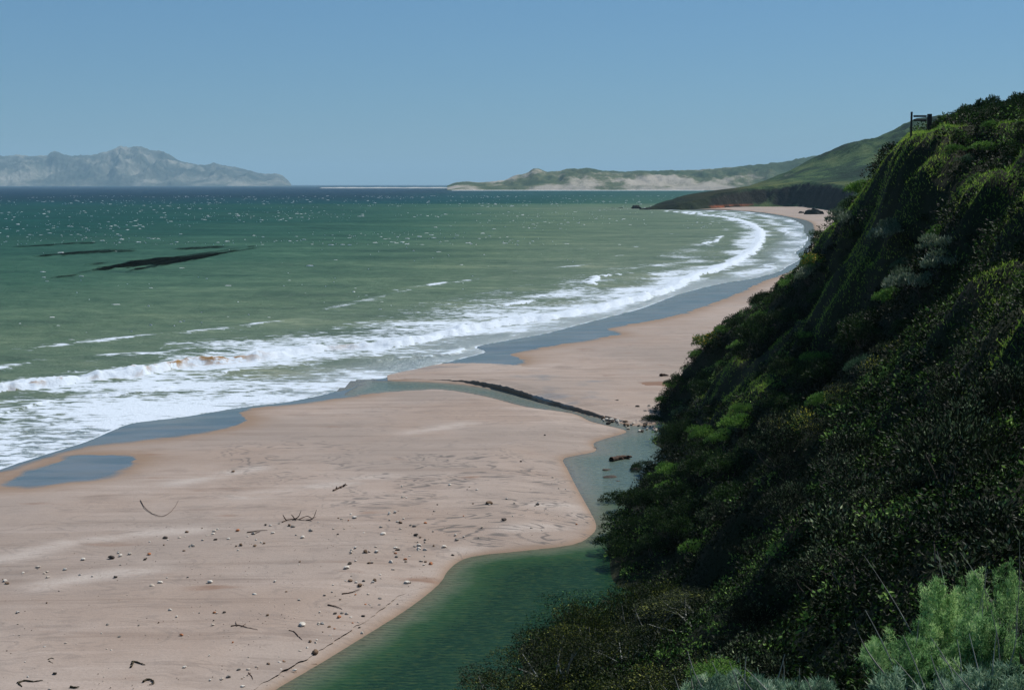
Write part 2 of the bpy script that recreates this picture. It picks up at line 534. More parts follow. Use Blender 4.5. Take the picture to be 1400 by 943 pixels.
def make_stream():
    M = Mat('stream_water')
    p = M.pos()
    dp = M.math('ADD', M.attr('depth'), M.math('MULTIPLY', M.math('SUBTRACT', M.noise(p, 0.6, 6, 0.65), 0.5), 0.5))
    lo = M.ramp(dp, [(0.0, (0.095, 0.092, 0.062)), (0.16, (0.085, 0.10, 0.065)), (0.32, (0.05, 0.08, 0.045)), (0.5, (0.020, 0.056, 0.022)), (1.0, (0.008, 0.030, 0.013))])
    up = M.ramp(dp, [(0.0, (0.12, 0.11, 0.085)), (0.12, (0.14, 0.14, 0.105)), (0.5, (0.095, 0.118, 0.085)), (1.0, (0.075, 0.105, 0.08))])
    col = M.mix(M.attr('upper'), lo, up)
    mot = M.noise(M.pos((0.7, 1.6, 1)), 3.4, 5, 0.75)
    dd_ = M.step(dp, 0.12, 0.6)
    col = M.mix(M.math('MULTIPLY', M.math('MULTIPLY', M.step(mot, 0.50, 0.68), 0.5), dd_), col, M.mix(M.attr('upper'), (0.055, 0.07, 0.02, 1), (0.16, 0.20, 0.14, 1)))
    col = M.mix(M.math('MULTIPLY', M.step(mot, 0.5, 0.36), 0.5), col, M.mix(1, col, (0.25, 0.4, 0.35), 'MULTIPLY'))
    rip = M.n('TexWave', {'wave_type': 'BANDS', 'bands_direction': 'Y'}, Vector=p, Scale=0.9, Distortion=6.0, Detail=3.0, Detail_Scale=1.2).outputs['Fac']
    h = M.math('ADD', M.math('MULTIPLY', rip, 0.6), M.noise(M.pos((0.5, 1.4, 1)), 2.2, 6, 0.7))
    nrm = M.bump(h, 0.5, 0.10)
    d = M.n('BsdfDiffuse', Color=col, Normal=nrm)
    g = M.n('BsdfGlossy', Color=(0.9, 0.97, 1), Roughness=0.08, Normal=nrm)
    fac = M.math('ADD', 0.055, M.math('MULTIPLY', M.attr('upper'), 0.20))
    return M.done(M.n('MixShader', _0=fac, _1=d, _2=g))


SAND, SEAM, STREAM = make_sand(), make_sea(), make_stream()

# ------------------------------------------------------------------ beach (ground sheet)
tans = np.unique(np.concatenate([np.linspace(-1.6, -0.42, 40), np.arange(-0.42, 0.42, 0.0019), np.linspace(0.42, 1.0, 16)]))
pys = np.concatenate([np.arange(1900, 960, -14), np.arange(960, 283.5, -1.9)])
ys = gpt(np.full(len(pys), 700.0), pys)[:, 1]
X = ys[:, None] * tans[None]; Y = np.broadcast_to(ys[:, None], X.shape)
P2 = np.column_stack([X.ravel(), Y.ravel()])
bz, d_sw, is_sea, d_st = beach_z(P2)
wet_sd = poly_sd(P2, WET)
pud = poly_sd(P2, puddle)
wetall = np.maximum(wet_sd, pud)
bz = bz + 0.035 * fbm(P2[:, 0] * 0.25, P2[:, 1] * 0.25, 3, 3) * sstep(0.3, 3, -np.maximum(wetall, d_st)) * (~is_sea)
damp = np.maximum(np.exp(np.minimum(wetall, 0) / 2.6), 0.8 * np.exp(np.minimum(d_st, 0) / 0.7))
redpoly = catmull(gpt([832, 870, 900, 935, 940, 915, 880, 845, 838], [534, 525, 522, 523, 535, 541, 546, 547, 541], 0.5), 3, True)
redp = np.clip(1 + poly_sd(P2, redpoly) / 2.2, 0, 1.2) - 0.35
skpoly = catmull(gpt([540, 640, 740, 800, 800, 720, 640, 560, 500, 520], [640, 625, 640, 690, 735, 742, 745, 712, 690, 655], 0.3), 3, True)
streak = sstep(-4, 2, poly_sd(P2, skpoly)) + 0.25 * sstep(-3, -9, wetall) * sstep(40, 60, P2[:, 1])
skpoly2 = catmull(gpt([330, 450, 470, 400, 330], [610, 605, 640, 655, 640], 0.3), 3, True)
streak = np.clip(np.maximum(streak, 0.8 * sstep(-3, 1, poly_sd(P2, skpoly2))), 0, 1)
pale_l = [catmull(gpt(*zip(*l), 0.35), 3) for l in ([(0, 765), (90, 742), (190, 730), (260, 725)], [(60, 800), (130, 788), (200, 780)], [(330, 680), (420, 668), (520, 655)],
          [(740, 690), (790, 690), (802, 700)], [(700, 725), (750, 720)], [(500, 880), (560, 830), (600, 785), (640, 750)], [(380, 935), (450, 890), (520, 855)], [(560, 592), (640, 580)], [(240, 660), (350, 640)])]
pale = np.max([np.exp(-(line_dist(P2, l)[0] / 1.1) ** 2) for l in pale_l], 0)
lm = ((wet_sd < 60) | (Y.ravel() < 40)).reshape(X.shape)
beach = make_mesh('beach', np.column_stack([P2, bz]), grid_faces(*X.shape, mask=lm), SAND,
                  dict(wet=wetall, damp=damp, redp=redp, streak=streak, pale=pale), smooth=True)
tag(beach, 'broad pinkish brown sand beach curving along the bay', kind='structure')

# the cut banks beside the stream: wedges of sand with an upright broken face
def bank(name, px_line, heights, back, label, seed):
    L = catmull(G([p[0] for p in px_line], [p[1] for p in px_line])[:, :2], 24)
    hh = np.interp(np.linspace(0, 1, len(L)), np.linspace(0, 1, len(heights)), heights)
    s = np.concatenate([[0], np.cumsum(np.linalg.norm(np.diff(L, axis=0), axis=1))])
    tan = np.gradient(L, axis=0); tan /= np.linalg.norm(tan, axis=1)[:, None]
    nor = np.column_stack([-tan[:, 1], tan[:, 0]])
    nor *= np.sign(nor[:, 1])[:, None] if name == 'sand_bank' else 1
    wob = fbm(s * 0.9, s * 0, 4, seed) * (0.12 * np.clip(hh / 0.4, 0.2, 1) if name == 'sand_bank' else 0.45)
    hh = hh * (1 + 0.22 * fbm(s * 0.35, s * 0 + 3, 3, seed + 5) + 0.12 * fbm(s * 1.9, s * 0 + 7, 3, seed + 8))
    prof = [(0.0, -0.25), (0.03, 0.25), (0.02, 0.55), (0.07, 0.86), (0.12, 1.0), (0.6, 0.98)] + [(back * t, (1 - t) ** 2 * 0.97) for t in (0.12, 0.25, 0.4, 0.6, 0.8)] + [(back, -0.12)]
    rows = []
    for k, (o_, zf) in enumerate(prof):
        q = L + nor * (o_ + wob * (1 if k < 6 else 0.3))[:, None]
        gz = beach_z(q)[0] if k > 5 else np.full(len(q), ZS)
        rows.append(np.column_stack([q, gz + hh * zf + (0.012 if k > 5 and k < len(prof) - 1 else 0) + (0.03 * fbm(q[:, 0] * 1.5, q[:, 1] * 1.5, 3, seed) * hh)]))
    V = np.array(rows)
    n = len(L)
    f = grid_faces(len(prof), n)
    z = np.zeros(len(prof) * n)
    o = make_mesh(name, V.reshape(-1, 3), f, SAND, dict(wet=z - 1, damp=np.repeat([0.9, .9, .8, .6, .3] + [0.0] * (len(prof) - 5), n), redp=z - 1, streak=z, pale=z), smooth=False)
    return tag(o, label, kind='structure')


bank('sand_bank', [(530, 520.5), (570, 521.5), (620, 523.5), (655, 528), (690, 536), (735, 549), (785, 562), (830, 574), (868, 580)], [0.06, 0.14, 0.24, 0.42, 0.52, 0.44, 0.34, 0.28, 0.1], 16,
     'crumbling sand bank with a dark undercut face above the stream', 21)
bank('sand_ledge', [(300, 985), (340, 955), (390, 925), (440, 895), (490, 862), (525, 838), (560, 810)], [0.005, 0.10, 0.0, 0.12, 0.02, 0.08, 0.0, 0.06, 0.0], 2.2,
     'low broken sand ledge along the green stream', 25)

# ------------------------------------------------------------------ stream
gx = np.arange(-60, 24, 0.5); gy = np.arange(8, 168, 0.5)
XX, YY = np.meshgrid(gx, gy)
Ps = np.column_stack([XX.ravel(), YY.ravel()])
sds = poly_sd(Ps, stream_poly)
depth = np.clip(sds / 3.6, 0, 1)
upper = sstep(78, 96, Ps[:, 1])
stream = make_mesh('stream', np.column_stack([Ps, np.full(len(Ps), ZS)]), grid_faces(*XX.shape, mask=(sds > -1.0).reshape(XX.shape)), STREAM, dict(depth=depth, upper=upper), smooth=True)
tag(stream, 'green shallow stream pooling between the sand bar and the bluff', kind='structure')

# ------------------------------------------------------------------ sea
tans = np.unique(np.concatenate([np.linspace(-3.0, -0.42, 50), np.arange(-0.42, 0.42, 0.0017), np.linspace(0.42, 3.0, 30)]))
pys = np.concatenate([np.arange(1200, 700, -12), np.arange(700, 262, -1.0)])
ys = np.concatenate([gpt(np.full(len(pys), 700.0), pys)[:, 1], np.geomspace(4300, 44000, 40)])
X = ys[:, None] * tans[None]; Y = np.broadcast_to(ys[:, None], X.shape)
P2 = np.column_stack([X.ravel(), Y.ravel()])
near = P2[:, 1] < 1700
dsw = np.full(len(P2), 3000.0); dbr = dsw.copy(); dout = dsw.copy(); dstr = dsw.copy()
Pn = P2[near]
a_, _ = line_dist(Pn, swash); dsw[near] = np.where(inside(Pn, SEA), a_, -a_)
a_, s_br = line_dist(Pn, brk); dbr[near] = np.where(inside(Pn, BRK), a_, -a_)
a_, _ = line_dist(Pn, outl); dout[near] = np.where(inside(Pn, OUT), a_, -a_)
dstr[near] = np.min([line_dist(Pn, l)[0] for l in streak_lines], 0)
sarg = np.zeros(len(P2)); sarg[near] = s_br
far_d = np.hypot(P2[:, 0], P2[:, 1])
offshore = np.where(near, np.clip(dsw, 1, None), far_d - 300)
offshore = np.clip(np.maximum(offshore, np.where(far_d > 1500, far_d - 500, 0)) , 3, None)
off = np.clip(np.log(offshore / 12.0) / np.log(3500 / 12.0), 0, 1)
xx, yy = P2[:, 0], P2[:, 1]
off = off * (1 - 0.42 * sstep(-0.12, 0.10, xx / yy) * (yy > 300))
rough = sstep(2, 25, dsw)
fade = 1 - sstep(350, 900, yy)
sz = rough * fade * (0.16 * fbm(xx * 0.06, yy * 0.16, 3, 31) + 0.10 * fbm(xx * 0.25, yy * 0.5, 3, 37)) * (0.35 + 0.65 * sstep(0, 20, dout))
bh = (0.62 + 0.40 * fbm(sarg * 40, sarg * 0, 2, 41)) * np.where(near, 1, 0)
fr = (1.2 * fbm(xx * 0.12, yy * 0.12, 3, 43) + 0.5 * fbm(xx * .5, yy * .5, 2, 44)) * np.clip(1.3 - yy / 900, 0.3, 1)
db = dbr + fr
crest = bh * np.where(db > 0, np.exp(-((db - 0.9) / 2.6) ** 2) * sstep(-0.1, 0.8, db), 0)
lump = 1 + 0.35 * fbm(xx * 0.9, yy * 0.9, 4, 47)
sz = sz + crest * lump * (dsw > 3)
sz = sz + 0.25 * np.exp(-(dstr / 2.5) ** 2) * fade
sz += 0.012 * sstep(0, 1, dsw)
# foam amount
zoneA = np.where((dsw > 0) & (db <= 0), 0.69 + 0.28 * fbm(xx * 0.05, yy * 0.10, 3, 51) - 0.30 * sstep(0, 8, -db) * sstep(140, 155, yy) * (1 - sstep(190, 260, yy)), 0)
wB = np.clip(-dout + db, 0.5, None)
tB = np.clip(db / wB, 0, 1)
zoneB = np.where((db > 0) & (dout < 0), (0.98 - 0.58 * tB) * (0.88 + 0.35 * fbm(xx * 0.04, yy * 0.09, 3, 53)), 0)
bfoam = np.where(db > 0, np.exp(-(np.clip(db - 2.2, 0, None) / 1.6) ** 2) * 1.15, 0)
outfade = np.where(dout > 0, 0.22 * np.exp(-dout / 9), 0)
stre = (0.40 * np.exp(-(dstr / 1.2) ** 2) + 0.28 * np.exp(-(dstr / 6) ** 2)) * np.clip(0.8 + 0.7 * fbm(xx * 0.09, yy * 0.12, 3, 57), 0, 1.3)
thinz = np.where(dsw > 0, 1 - sstep(0, 14, dsw), 0) * (db < 0)
db2 = dbr - 17 + 3.5 * fbm(xx * 0.03, yy * 0.03, 3, 63) + fr
gate = sstep(-0.05, 0.3, fbm(sarg * 9, sarg * 0 + 2, 3, 65)) * near * (dout < -4)
bf2 = np.where(db2 > 0, np.exp(-(db2 / 2.2) ** 2), 0) * gate
db3 = dbr + 10 + 4 * fbm(xx * 0.03, yy * 0.03, 3, 67)
bf3 = np.where(db3 > 0, np.exp(-(db3 / 1.6) ** 2), 0) * sstep(-0.1, 0.25, fbm(sarg * 11, sarg * 0 + 5, 3, 69)) * near * (dsw > 2)
sz = sz + 0.5 * bf2 * sstep(0, 0.8, db2) + 0.22 * bf3
bfoam = np.maximum(bfoam, np.maximum(1.05 * bf2, 0.95 * bf3))
zoneB = np.maximum(zoneB, gate * np.where(db2 > 0, 0.7 * np.exp(-db2 / 9), 0))
foam = np.clip(np.max([zoneA, zoneB, bfoam, outfade, stre], 0), 0, 1.2) * near
band = 0.72 + 0.28 * np.sin(db * 2 * np.pi / 16 + 3.2 * fbm(xx * 0.03, yy * 0.02, 3, 59))
foam = np.where((yy > 200) & (bfoam < 0.4), foam * (1 + (band - 1) * sstep(200, 320, yy)), foam)
wide = sstep(150, 200, yy) * (db < 0) * (1 - sstep(420, 520, yy))
foam = foam * (1 - 0.28 * wide * (1 - sstep(1, 5, dsw)))
edge = np.where((dsw > -1) & (dsw < 3), 1 - np.abs(dsw - 0.15) / (0.35 + yy / 700), 0).clip(0, 1)
bx, by, _ = pix(np.column_stack([P2, sz]))
brown = np.exp(-((db - 1.2) / 1.3) ** 2) * np.where(near, (1.25 * np.exp(-((bx - 300) / 50) ** 2) + 0.8 * (bx < 260) * (bx > -100) * sstep(0.1, 0.5, fbm(xx * 0.5, yy * 0.5, 2, 61)) + 0.5 * np.exp(-((bx - 470) / 25) ** 2)), 0)
mask = (dsw > -4) & ~((yy > 1290) & (yy < 60) )
sea = make_mesh('sea', np.column_stack([P2, sz]), grid_faces(*X.shape, mask=mask.reshape(X.shape)), SEAM, dict(offshore=off, foam=foam, edge=edge, brown=brown, thin=thinz), smooth=True)
tag(sea, 'green windblown sea breaking in white surf along the shore', kind='structure')

# whitecaps: low ridges of foam torn off the wave tops by the wind
FOAMM = simple_mat('foam', (0.78, 0.81, 0.83), 0.9, 0.08, 3.0)
Vs, Fs = [], []
b = 0
for k in range(7500):
    py = 268 + 200 * rng.random() ** 1.7
    px = rng.uniform(-250, 1060)
    q = gpt(px, py)
    if inside(q[None], OUT)[0] is False or not inside(q[None], OUT)[0]: continue
    dd = q[1]
    if gnoise(q[0] / 120, q[1] / 260, 5) + 0.4 * gnoise(q[0] / 30, q[1] / 80, 6) < rng.uniform(-0.35, 0.35): continue
    if py > 335 and rng.random() < 0.93: continue
    L_ = (0.13 + 0.8 * rng.random() ** 4) * (0.6 + dd / 1000)
    W_ = L_ * rng.uniform(0.12, 0.25); hgt = min(0.35, 0.05 + dd / 5000) * rng.uniform(0.5, 1.2)
    n = 7
    tt = np.linspace(-1, 1, n)
    prof = np.sqrt(np.clip(1 - tt ** 2, 0, 1)) * (0.6 + 0.5 * rng.random(n))
    wig = rng.normal(0, 0.06, n) * L_
    ang = rng.normal(0.05, 0.15)
    c_, s_ = math.cos(ang), math.sin(ang)
    for j, (of, zz) in enumerate(((-0.5, -0.05), (-0.1, 1.0), (0.3, 0.6), (1.0, -0.05))):
        lx = tt * L_; ly = of * W_ * prof + wig
        Vs.append(np.column_stack([q[0] + lx * c_ - ly * s_, q[1] + lx * s_ + ly * c_, hgt * zz * prof + (0.05 if zz > 0 else -0.12)]))
    Fs.append(grid_faces(4, n) + b); b += 4 * n
tag(make_mesh('whitecaps', np.concatenate(Vs), np.concatenate(Fs), FOAMM, smooth=True), 'small white wave crests scattered over the open green water', kind='stuff')

# ------------------------------------------------------------------ kelp beds
M = Mat('kelp')
ks = M.math('ADD', M.attr('mat'), M.math('MULTIPLY', M.math('SUBTRACT', M.noise(M.pos((1, 0.6, 1)), 0.16, 7, 0.75), 0.5), 5.0))
kd = M.n('BsdfDiffuse', Color=(0.006, 0.010, 0.009, 1))
KELP = M.done(M.n('MixShader', _0=M.math('MULTIPLY', M.step(ks, 0.0, 0.9), 0.76), _1=M.n('BsdfTransparent'), _2=kd))
def kelp_bed(pts, w_px, label, n):
    """ragged floating mat of fronds following a drift line"""
    L = catmull(gpt(*zip(*pts)), 40)
    s_ = np.linspace(0, 1, len(L))
    env = w_px * 1.7 * (L[:, 1] / 400) * (np.sin(np.pi * (0.03 + 0.94 * s_)) ** 0.7)
    k_ = 5.0 * len(pts)
    hu = env * np.clip(0.75 + 1.5 * fbm(s_ * k_, s_ * 0 + w_px, 4, 17, 0.65), 0.05, 2.2)
    hl = env * np.clip(0.75 + 1.5 * fbm(s_ * k_, s_ * 0 + w_px + 40, 4, 19, 0.65), 0.05, 2.2)
    u = np.linspace(-1, 1, 11)
    V = np.array([[l[0] + 0.1 * h1 * u_, l[1] + (h1 if u_ > 0 else h2) * u_, 0.20 + 0.06 * math.cos(u_ * 1.5)] for l, h1, h2 in zip(L, hu, hl) for u_ in u])
    matv = np.array([(1 - abs(u_) ** 2.2) * (0.35 + 0.65 * math.sin(math.pi * (0.03 + 0.94 * q_)) ** 0.5) for q_ in s_ for u_ in u])
    c0 = L.mean(0)
    V = V - np.array([c0[0], c0[1], 0])
    return tag(make_mesh('kelp_bed', V, grid_faces(len(L), 11), KELP, dict(mat=matv), loc=(c0[0], c0[1], 0), smooth=True), label, 'kelp', 'dark kelp beds floating on the green sea')
kelp_bed([(178, 361), (215, 356), (250, 352), (290, 350), (325, 342)], 28, 'largest dark kelp bed, thick toward its eastern end', 800)
kelp_bed([(235, 341), (275, 339), (318, 338)], 6, 'thin dark kelp strip just beyond the largest kelp bed', 60)
kelp_bed([(45, 351), (90, 347), (140, 344), (182, 344)], 9, 'long dark kelp bed west of the largest one', 170)
kelp_bed([(18, 338), (60, 336), (100, 333), (130, 333)], 5, 'faint thin kelp streak farthest out to sea', 130)
kelp_bed([(120, 362), (143, 361)], 4, 'small dark kelp clump between the two large beds', 26)
kelp_bed([(80, 379), (103, 378)], 3.5, 'small lone kelp clump nearest to the surf', 24)
kelp_bed([(338, 338), (353, 337)], 2, 'tiny kelp clump off the eastern tip of the beds', 14)
kelp_bed([(160, 366), (185, 364)], 2.5, 'short kelp tail below the western edge of the largest bed', 26)

# ------------------------------------------------------------------ near bluff: smooth surface through surveyed points
def tps_fit(P, z, lam=0.3):
    n = len(P)
    r2 = ((P[:, None] - P[None]) ** 2).sum(2)
    K = 0.5 * r2 * np.log(r2 + 1e-9) + lam * np.eye(n) * 10
    A = np.zeros((n + 3, n + 3)); A[:n, :n] = K; A[:n, n] = 1; A[:n, n + 1:] = P; A[n, :n] = 1; A[n + 1:, :n] = P.T
    s = np.linalg.solve(A, np.concatenate([z, [0, 0, 0]]))
    return P, s

def tps_eval(fit, Q):
    P, s = fit
    out = np.empty(len(Q))
    for c in range(0, len(Q), 20000):
        q = Q[c:c + 20000]
        r2 = ((q[:, None] - P[None]) ** 2).sum(2)
        out[c:c + 20000] = 0.5 * (r2 * np.log(r2 + 1e-9)) @ s[:-3] + s[-3] + q @ s[-2:]
    return out

face = [(940, 490, 121), (985, 450, 119), (1040, 420, 115), (1080, 385, 111), (1120, 315, 106), (1170, 262, 101), (1215, 205, 93), (1250, 182, 88), (1310, 162, 81), (1400, 150, 75), (1520, 130, 68),
        (1400, 200, 65), (1400, 300, 49), (1400, 400, 39), (1400, 500, 31), (1400, 600, 25), (1400, 690, 20), (1500, 350, 40), (1500, 550, 26), (1500, 680, 18),
        (1300, 600, 29), (1300, 690, 23), (1200, 600, 34), (1200, 700, 29), (1100, 700, 41), (1000, 700, 58), (900, 700, 75), (1000, 600, 76), (920, 600, 104), (1000, 500, 100),
        (1100, 600, 56), (1100, 500, 76), (1200, 500, 56), (1300, 500, 41), (1100, 400, 97), (1200, 400, 77), (1300, 400, 56), (1200, 300, 89), (1300, 300, 70), (1300, 220, 77), (930, 560, 116),
        (1060, 820, 38), (960, 820, 55), (900, 800, 66)]
cp = []
for i_, (px, py, y) in enumerate(face):
    p = dpt(px, py, y); cp.append((p[0], p[1], p[2] - (0.1 if i_ == 7 else 0.9 if i_ == 8 else 1.4 if i_ < 11 else (0.9 if y > 24 else 0.5))))
foot_pts = [(-14, 24), (-9, 38), (-4.5, 50), (-0.5, 60), (2.2, 68), (5.0, 77.5), (7.7, 90), (10.6, 110), (12.4, 122), (13.8, 130), (17.6, 142), (26, 160)]
for x, y in foot_pts: cp.append((x, y, -0.1))
for x, y in foot_pts: cp.append((x - 4, y + 1.5, -2.2))
cp += [(0, 0, 18.2), (1.5, 4, 17.4), (3.2, 8.5, 16.5), (1.2, 8.5, 15.9), (2.5, 6, 17.0), (5.5, 13, 15.6), (-1.5, 5, 16.2), (-4, 6, 15.0), (-8, 12, 9.5), (-12, 18, 3.0), (-3, 14, 10), (-5, 28, 3.2), (-1, 24, 7.0), (2, 22, 9.5), (3.5, 30, 7.2), (0, 38, 3.2),
       (0, -8, 19.5), (8, 0, 19.3), (20, 10, 22), (14, 22, 19.4), (30, 30, 22.3), (35, 60, 23.2), (29, 88, 23.6), (31, 80, 23.8), (34, 78, 23.9), (40, 100, 24.6), (32, 95, 23.6), (31, 108, 21.8), (60, 60, 24.5), (60, 120, 26.0), (34, 125, 19.0), (28, 122, 14.0), (40, 145, 20), (50, 165, 22), (33, 160, 8), (24, 135, 8), (-14, -8, 17), (-25, 5, 4),
       (90, 40, 25.5), (90, 120, 27.5)]
cp = np.array(cp, float)
FIT = tps_fit(cp[:, :2], cp[:, 2], 0.15)
bgx = np.arange(-26, 100, 0.6); bgy = np.arange(-12, 176, 0.6)
BX, BY = np.meshgrid(bgx, bgy)
Pb = np.column_stack([BX.ravel(), BY.ravel()])
hb = tps_eval(FIT, Pb)
up_ = sstep(0.3, 3.0, hb)
hb += up_ * (1 - 0.9 * np.exp(-((Pb[:, 0] - 25) ** 2 + (Pb[:, 1] - 86) ** 2) / 100)) * (1.15 * fbm(Pb[:, 0] * 0.15 + Pb[:, 1] * 0.05, Pb[:, 1] * 0.10, 3, 71) + 0.3 * fbm(Pb[:, 0] * 0.5, Pb[:, 1] * 0.4, 3, 75)) * sstep(12, 30, Pb[:, 1])
HB = hb.reshape(BX.shape)

def bluff_h(x, y, tab=None):
    T = HB if tab is None else tab
    fx = np.clip((np.asarray(x, float) - bgx[0]) / 0.6, 0, len(bgx) - 1.001); fy = np.clip((np.asarray(y, float) - bgy[0]) / 0.6, 0, len(bgy) - 1.001)
    ix = fx.astype(int); iy = fy.astype(int); tx = fx - ix; ty = fy - iy
    return (T[iy, ix] * (1 - tx) + T[iy, ix + 1] * tx) * (1 - ty) + (T[iy + 1, ix] * (1 - tx) + T[iy + 1, ix + 1] * tx) * ty

def hit(px, py, y0=4.0, y1=170.0):
    """point of the bluff seen at a photo pixel"""
    yy_ = np.concatenate([np.arange(y0, 20, 0.1), np.arange(20, y1, 0.25)])
    p = np.array([dpt(px, py, y) for y in yy_])
    below = p[:, 2] < bluff_h(p[:, 0], p[:, 1])
    i = int(np.argmax(below)) if below.any() else len(yy_) - 1
    return p[i]

SIL_X = [820, 850, 885, 905, 940, 985, 1040, 1080, 1100, 1125, 1150, 1170, 1200, 1215, 1235, 1240, 1275, 1285, 1320, 1400]
SIL_Y = [740, 645, 570, 540, 490, 445, 412, 385, 355, 305, 288, 262, 215, 195, 182, 174, 170, 160, 155, 148]
def brow(x, y, drop):
    """height of the surveyed brow line of the bluff at plan position x, y, less drop metres"""
    px = PCX + F_PX * (x / np.maximum(y, 1)) / CT
    py = np.interp(px, SIL_X, SIL_Y)
    v = (py - PCY) / F_PX
    z = H - y * (ST + v * CT) / (CT - v * ST) - drop
    return np.where((px > 800) & (y > 25), z, 99.0)
# low grassy spurs running down the face
spurs_px = [[(1215, 225), (1250, 205), (1295, 190)], [(1170, 262), (1195, 235), (1240, 215)], [(1140, 330), (1180, 305), (1240, 290), (1275, 270)], [(1045, 505), (1085, 480), (1120, 450), (1165, 420), (1205, 400)], [(1120, 345), (1160, 330), (1200, 305)],
            [(1290, 380), (1335, 350), (1380, 320), (1420, 305)], [(1230, 290), (1290, 300), (1340, 285), (1400, 245)], [(1355, 535), (1385, 520), (1430, 500)], [(1130, 470), (1165, 450), (1200, 430)], [(960, 560), (1000, 548), (1040, 560)],
            [(1150, 395), (1200, 370), (1250, 345)], [(1310, 460), (1360, 440), (1420, 420)], [(1380, 185), (1400, 175), (1440, 170)]]
spurs = []
for l in spurs_px:
    q = np.array([hit(*p) for p in l])
    spurs.append(catmull(q[:, :2], 5))
for l in spurs:
    d_, a_ = line_dist(Pb, l)
    hb = hb + 1.0 * np.exp(-(d_ / 1.5) ** 4) * (1 + 0.5 * fbm(Pb[:, 0] * 0.4, Pb[:, 1] * 0.4, 2, 77))
hb += 0.28 * up_ * fbm(Pb[:, 0] * 0.75, Pb[:, 1] * 0.6, 3, 79) * sstep(12, 30, Pb[:, 1])
pxb = PCX + F_PX * Pb[:, 0] / np.maximum(Pb[:, 1], 1)
hb = np.minimum(hb, brow(Pb[:, 0], Pb[:, 1], np.where((pxb > 1225) & (pxb < 1288), 0.45, 0.7)))
HB = hb.reshape(BX.shape)
spur_d = np.min([line_dist(Pb, l)[0] for l in spurs], 0)
SPUR = spur_d.reshape(BX.shape)

def make_ground_mat(name, cols, scale, rough=0.9):
    M = Mat(name)
    p = M.pos()
    n = M.noise(p, scale, 6, 0.62)
    c = M.ramp(n, [(0.3 + 0.4 * i / (len(cols) - 1), c) for i, c in enumerate(cols)])
    b = M.n('BsdfPrincipled', Base_Color=c, Roughness=rough, Normal=M.bump(M.noise(p, scale * 8, 5, 0.7), 0.8, 0.3))
    b.inputs['Specular IOR Level'].default_value = 0.1
    return M.done(b)

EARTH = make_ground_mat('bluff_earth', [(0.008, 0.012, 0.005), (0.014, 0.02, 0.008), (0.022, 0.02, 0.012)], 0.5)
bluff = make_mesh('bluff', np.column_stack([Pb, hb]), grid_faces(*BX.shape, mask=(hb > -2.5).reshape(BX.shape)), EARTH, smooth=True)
tag(bluff, 'steep shrub covered bluff dropping to the stream', kind='structure')

# bluff continuing along the bay behind the first spur
far_foot = catmull(np.array([(24, 150), (42, 178), (66, 222), (98, 300), (130, 400), (158, 520), (195, 700), (226, 860), (250, 980), (262, 1040)], float), 10)
tn = np.gradient(far_foot, axis=0); tn /= np.linalg.norm(tn, axis=1)[:, None]
nr_ = np.column_stack([tn[:, 1], -tn[:, 0]])
ds = np.array([-6, -1, 0, 1.5, 3, 5, 7, 9, 12, 15, 18, 22, 27, 33, 45, 70, 110, 180, 280])
zs_ = np.interp(ds, [-6, 0, 3, 9, 18, 27, 45, 110, 280], [-2, 0, 3.0, 11, 18.5, 22, 24, 28, 38])
V = []
for k, L in enumerate(far_foot):
    q = L + nr_[k] * (ds[:, None] * (1 + 0.25 * gnoise(k * 0.31, 0.5, 9)))
    V.append(np.column_stack([q, zs_ * (1 - 0.18 * sstep(0.7, 1, k / len(far_foot))) + 1.2 * fbm(q[:, 0] * 0.06, q[:, 1] * 0.06, 4, 81) * sstep(0, 8, ds)]))
HILLM = make_ground_mat('hill_scrub', [(0.014, 0.028, 0.012), (0.03, 0.055, 0.018), (0.06, 0.085, 0.028), (0.085, 0.085, 0.045)], 0.05)
o = make_mesh('coastal_terrain', np.array(V).reshape(-1, 3), grid_faces(len(far_foot), len(ds)), HILLM, smooth=True)
tag(o, 'green bluff land running behind the bay', kind='structure')

# ------------------------------------------------------------------ headland with dark sea cliff, terrace and hill
hf_px = [(872, 286.2), (884, 286.8), (905, 286.6), (930, 287.2), (960, 286.6), (1000, 284.4), (1040, 282.6), (1080, 282.4), (1100, 284), (1130, 288), (1155, 291)]
hf = gpt([p[0] for p in hf_px], [p[1] for p in hf_px])
HEADP = np.vstack([hf, [[262, 1000], [700, 900], [1400, 1200], [1500, 2600], [700, 2300], [420, 1900], [250, 1600], [170, 1400], [hf[0][0] + 15, hf[0][1] + 60]]])
hc = [(880, 281, 1245), (900, 277, 1240), (925, 271, 1230), (960, 265.5, 1220), (1000, 262, 1220), (1050, 261, 1190), (1090, 255, 1170), (1130, 254, 1120), (1165, 254, 1060), (1200, 256, 1010), (1250, 256, 960),
      (980, 258, 1330), (1040, 254, 1330), (1100, 249.5, 1300), (1160, 246, 1220), (1200, 242, 1150), (1085, 236, 1620), (1126, 213, 1580), (1172, 192, 1540), (1218, 176, 1500), (1247, 169, 1480), (1320, 166, 1450), (1420, 162, 1420), (1600, 165, 1400),
      (1130, 228, 1430), (1180, 214, 1380), (1230, 205, 1320), (1300, 200, 1250), (1060, 246, 1500), (1040, 246, 1700), (1150, 228, 2000), (1300, 190, 2000), (1500, 180, 2200), (1500, 210, 1100), (1600, 190, 1150)]
cp2 = np.array([dpt(a, b_, c) for a, b_, c in hc])
FIT2 = tps_fit(cp2[:, :2] / 100, cp2[:, 2], 0.02)
hx = np.concatenate([np.arange(90, 480, 3.0), np.arange(480, 1200, 12.0)]); hy = np.concatenate([np.arange(930, 1340, 3.0), np.arange(1340, 2300, 9.0)])
HX, HY = np.meshgrid(hx, hy)
Ph = np.column_stack([HX.ravel(), HY.ravel()])
zt = tps_eval(FIT2, Ph / 100)
hd = poly_sd(Ph, HEADP)
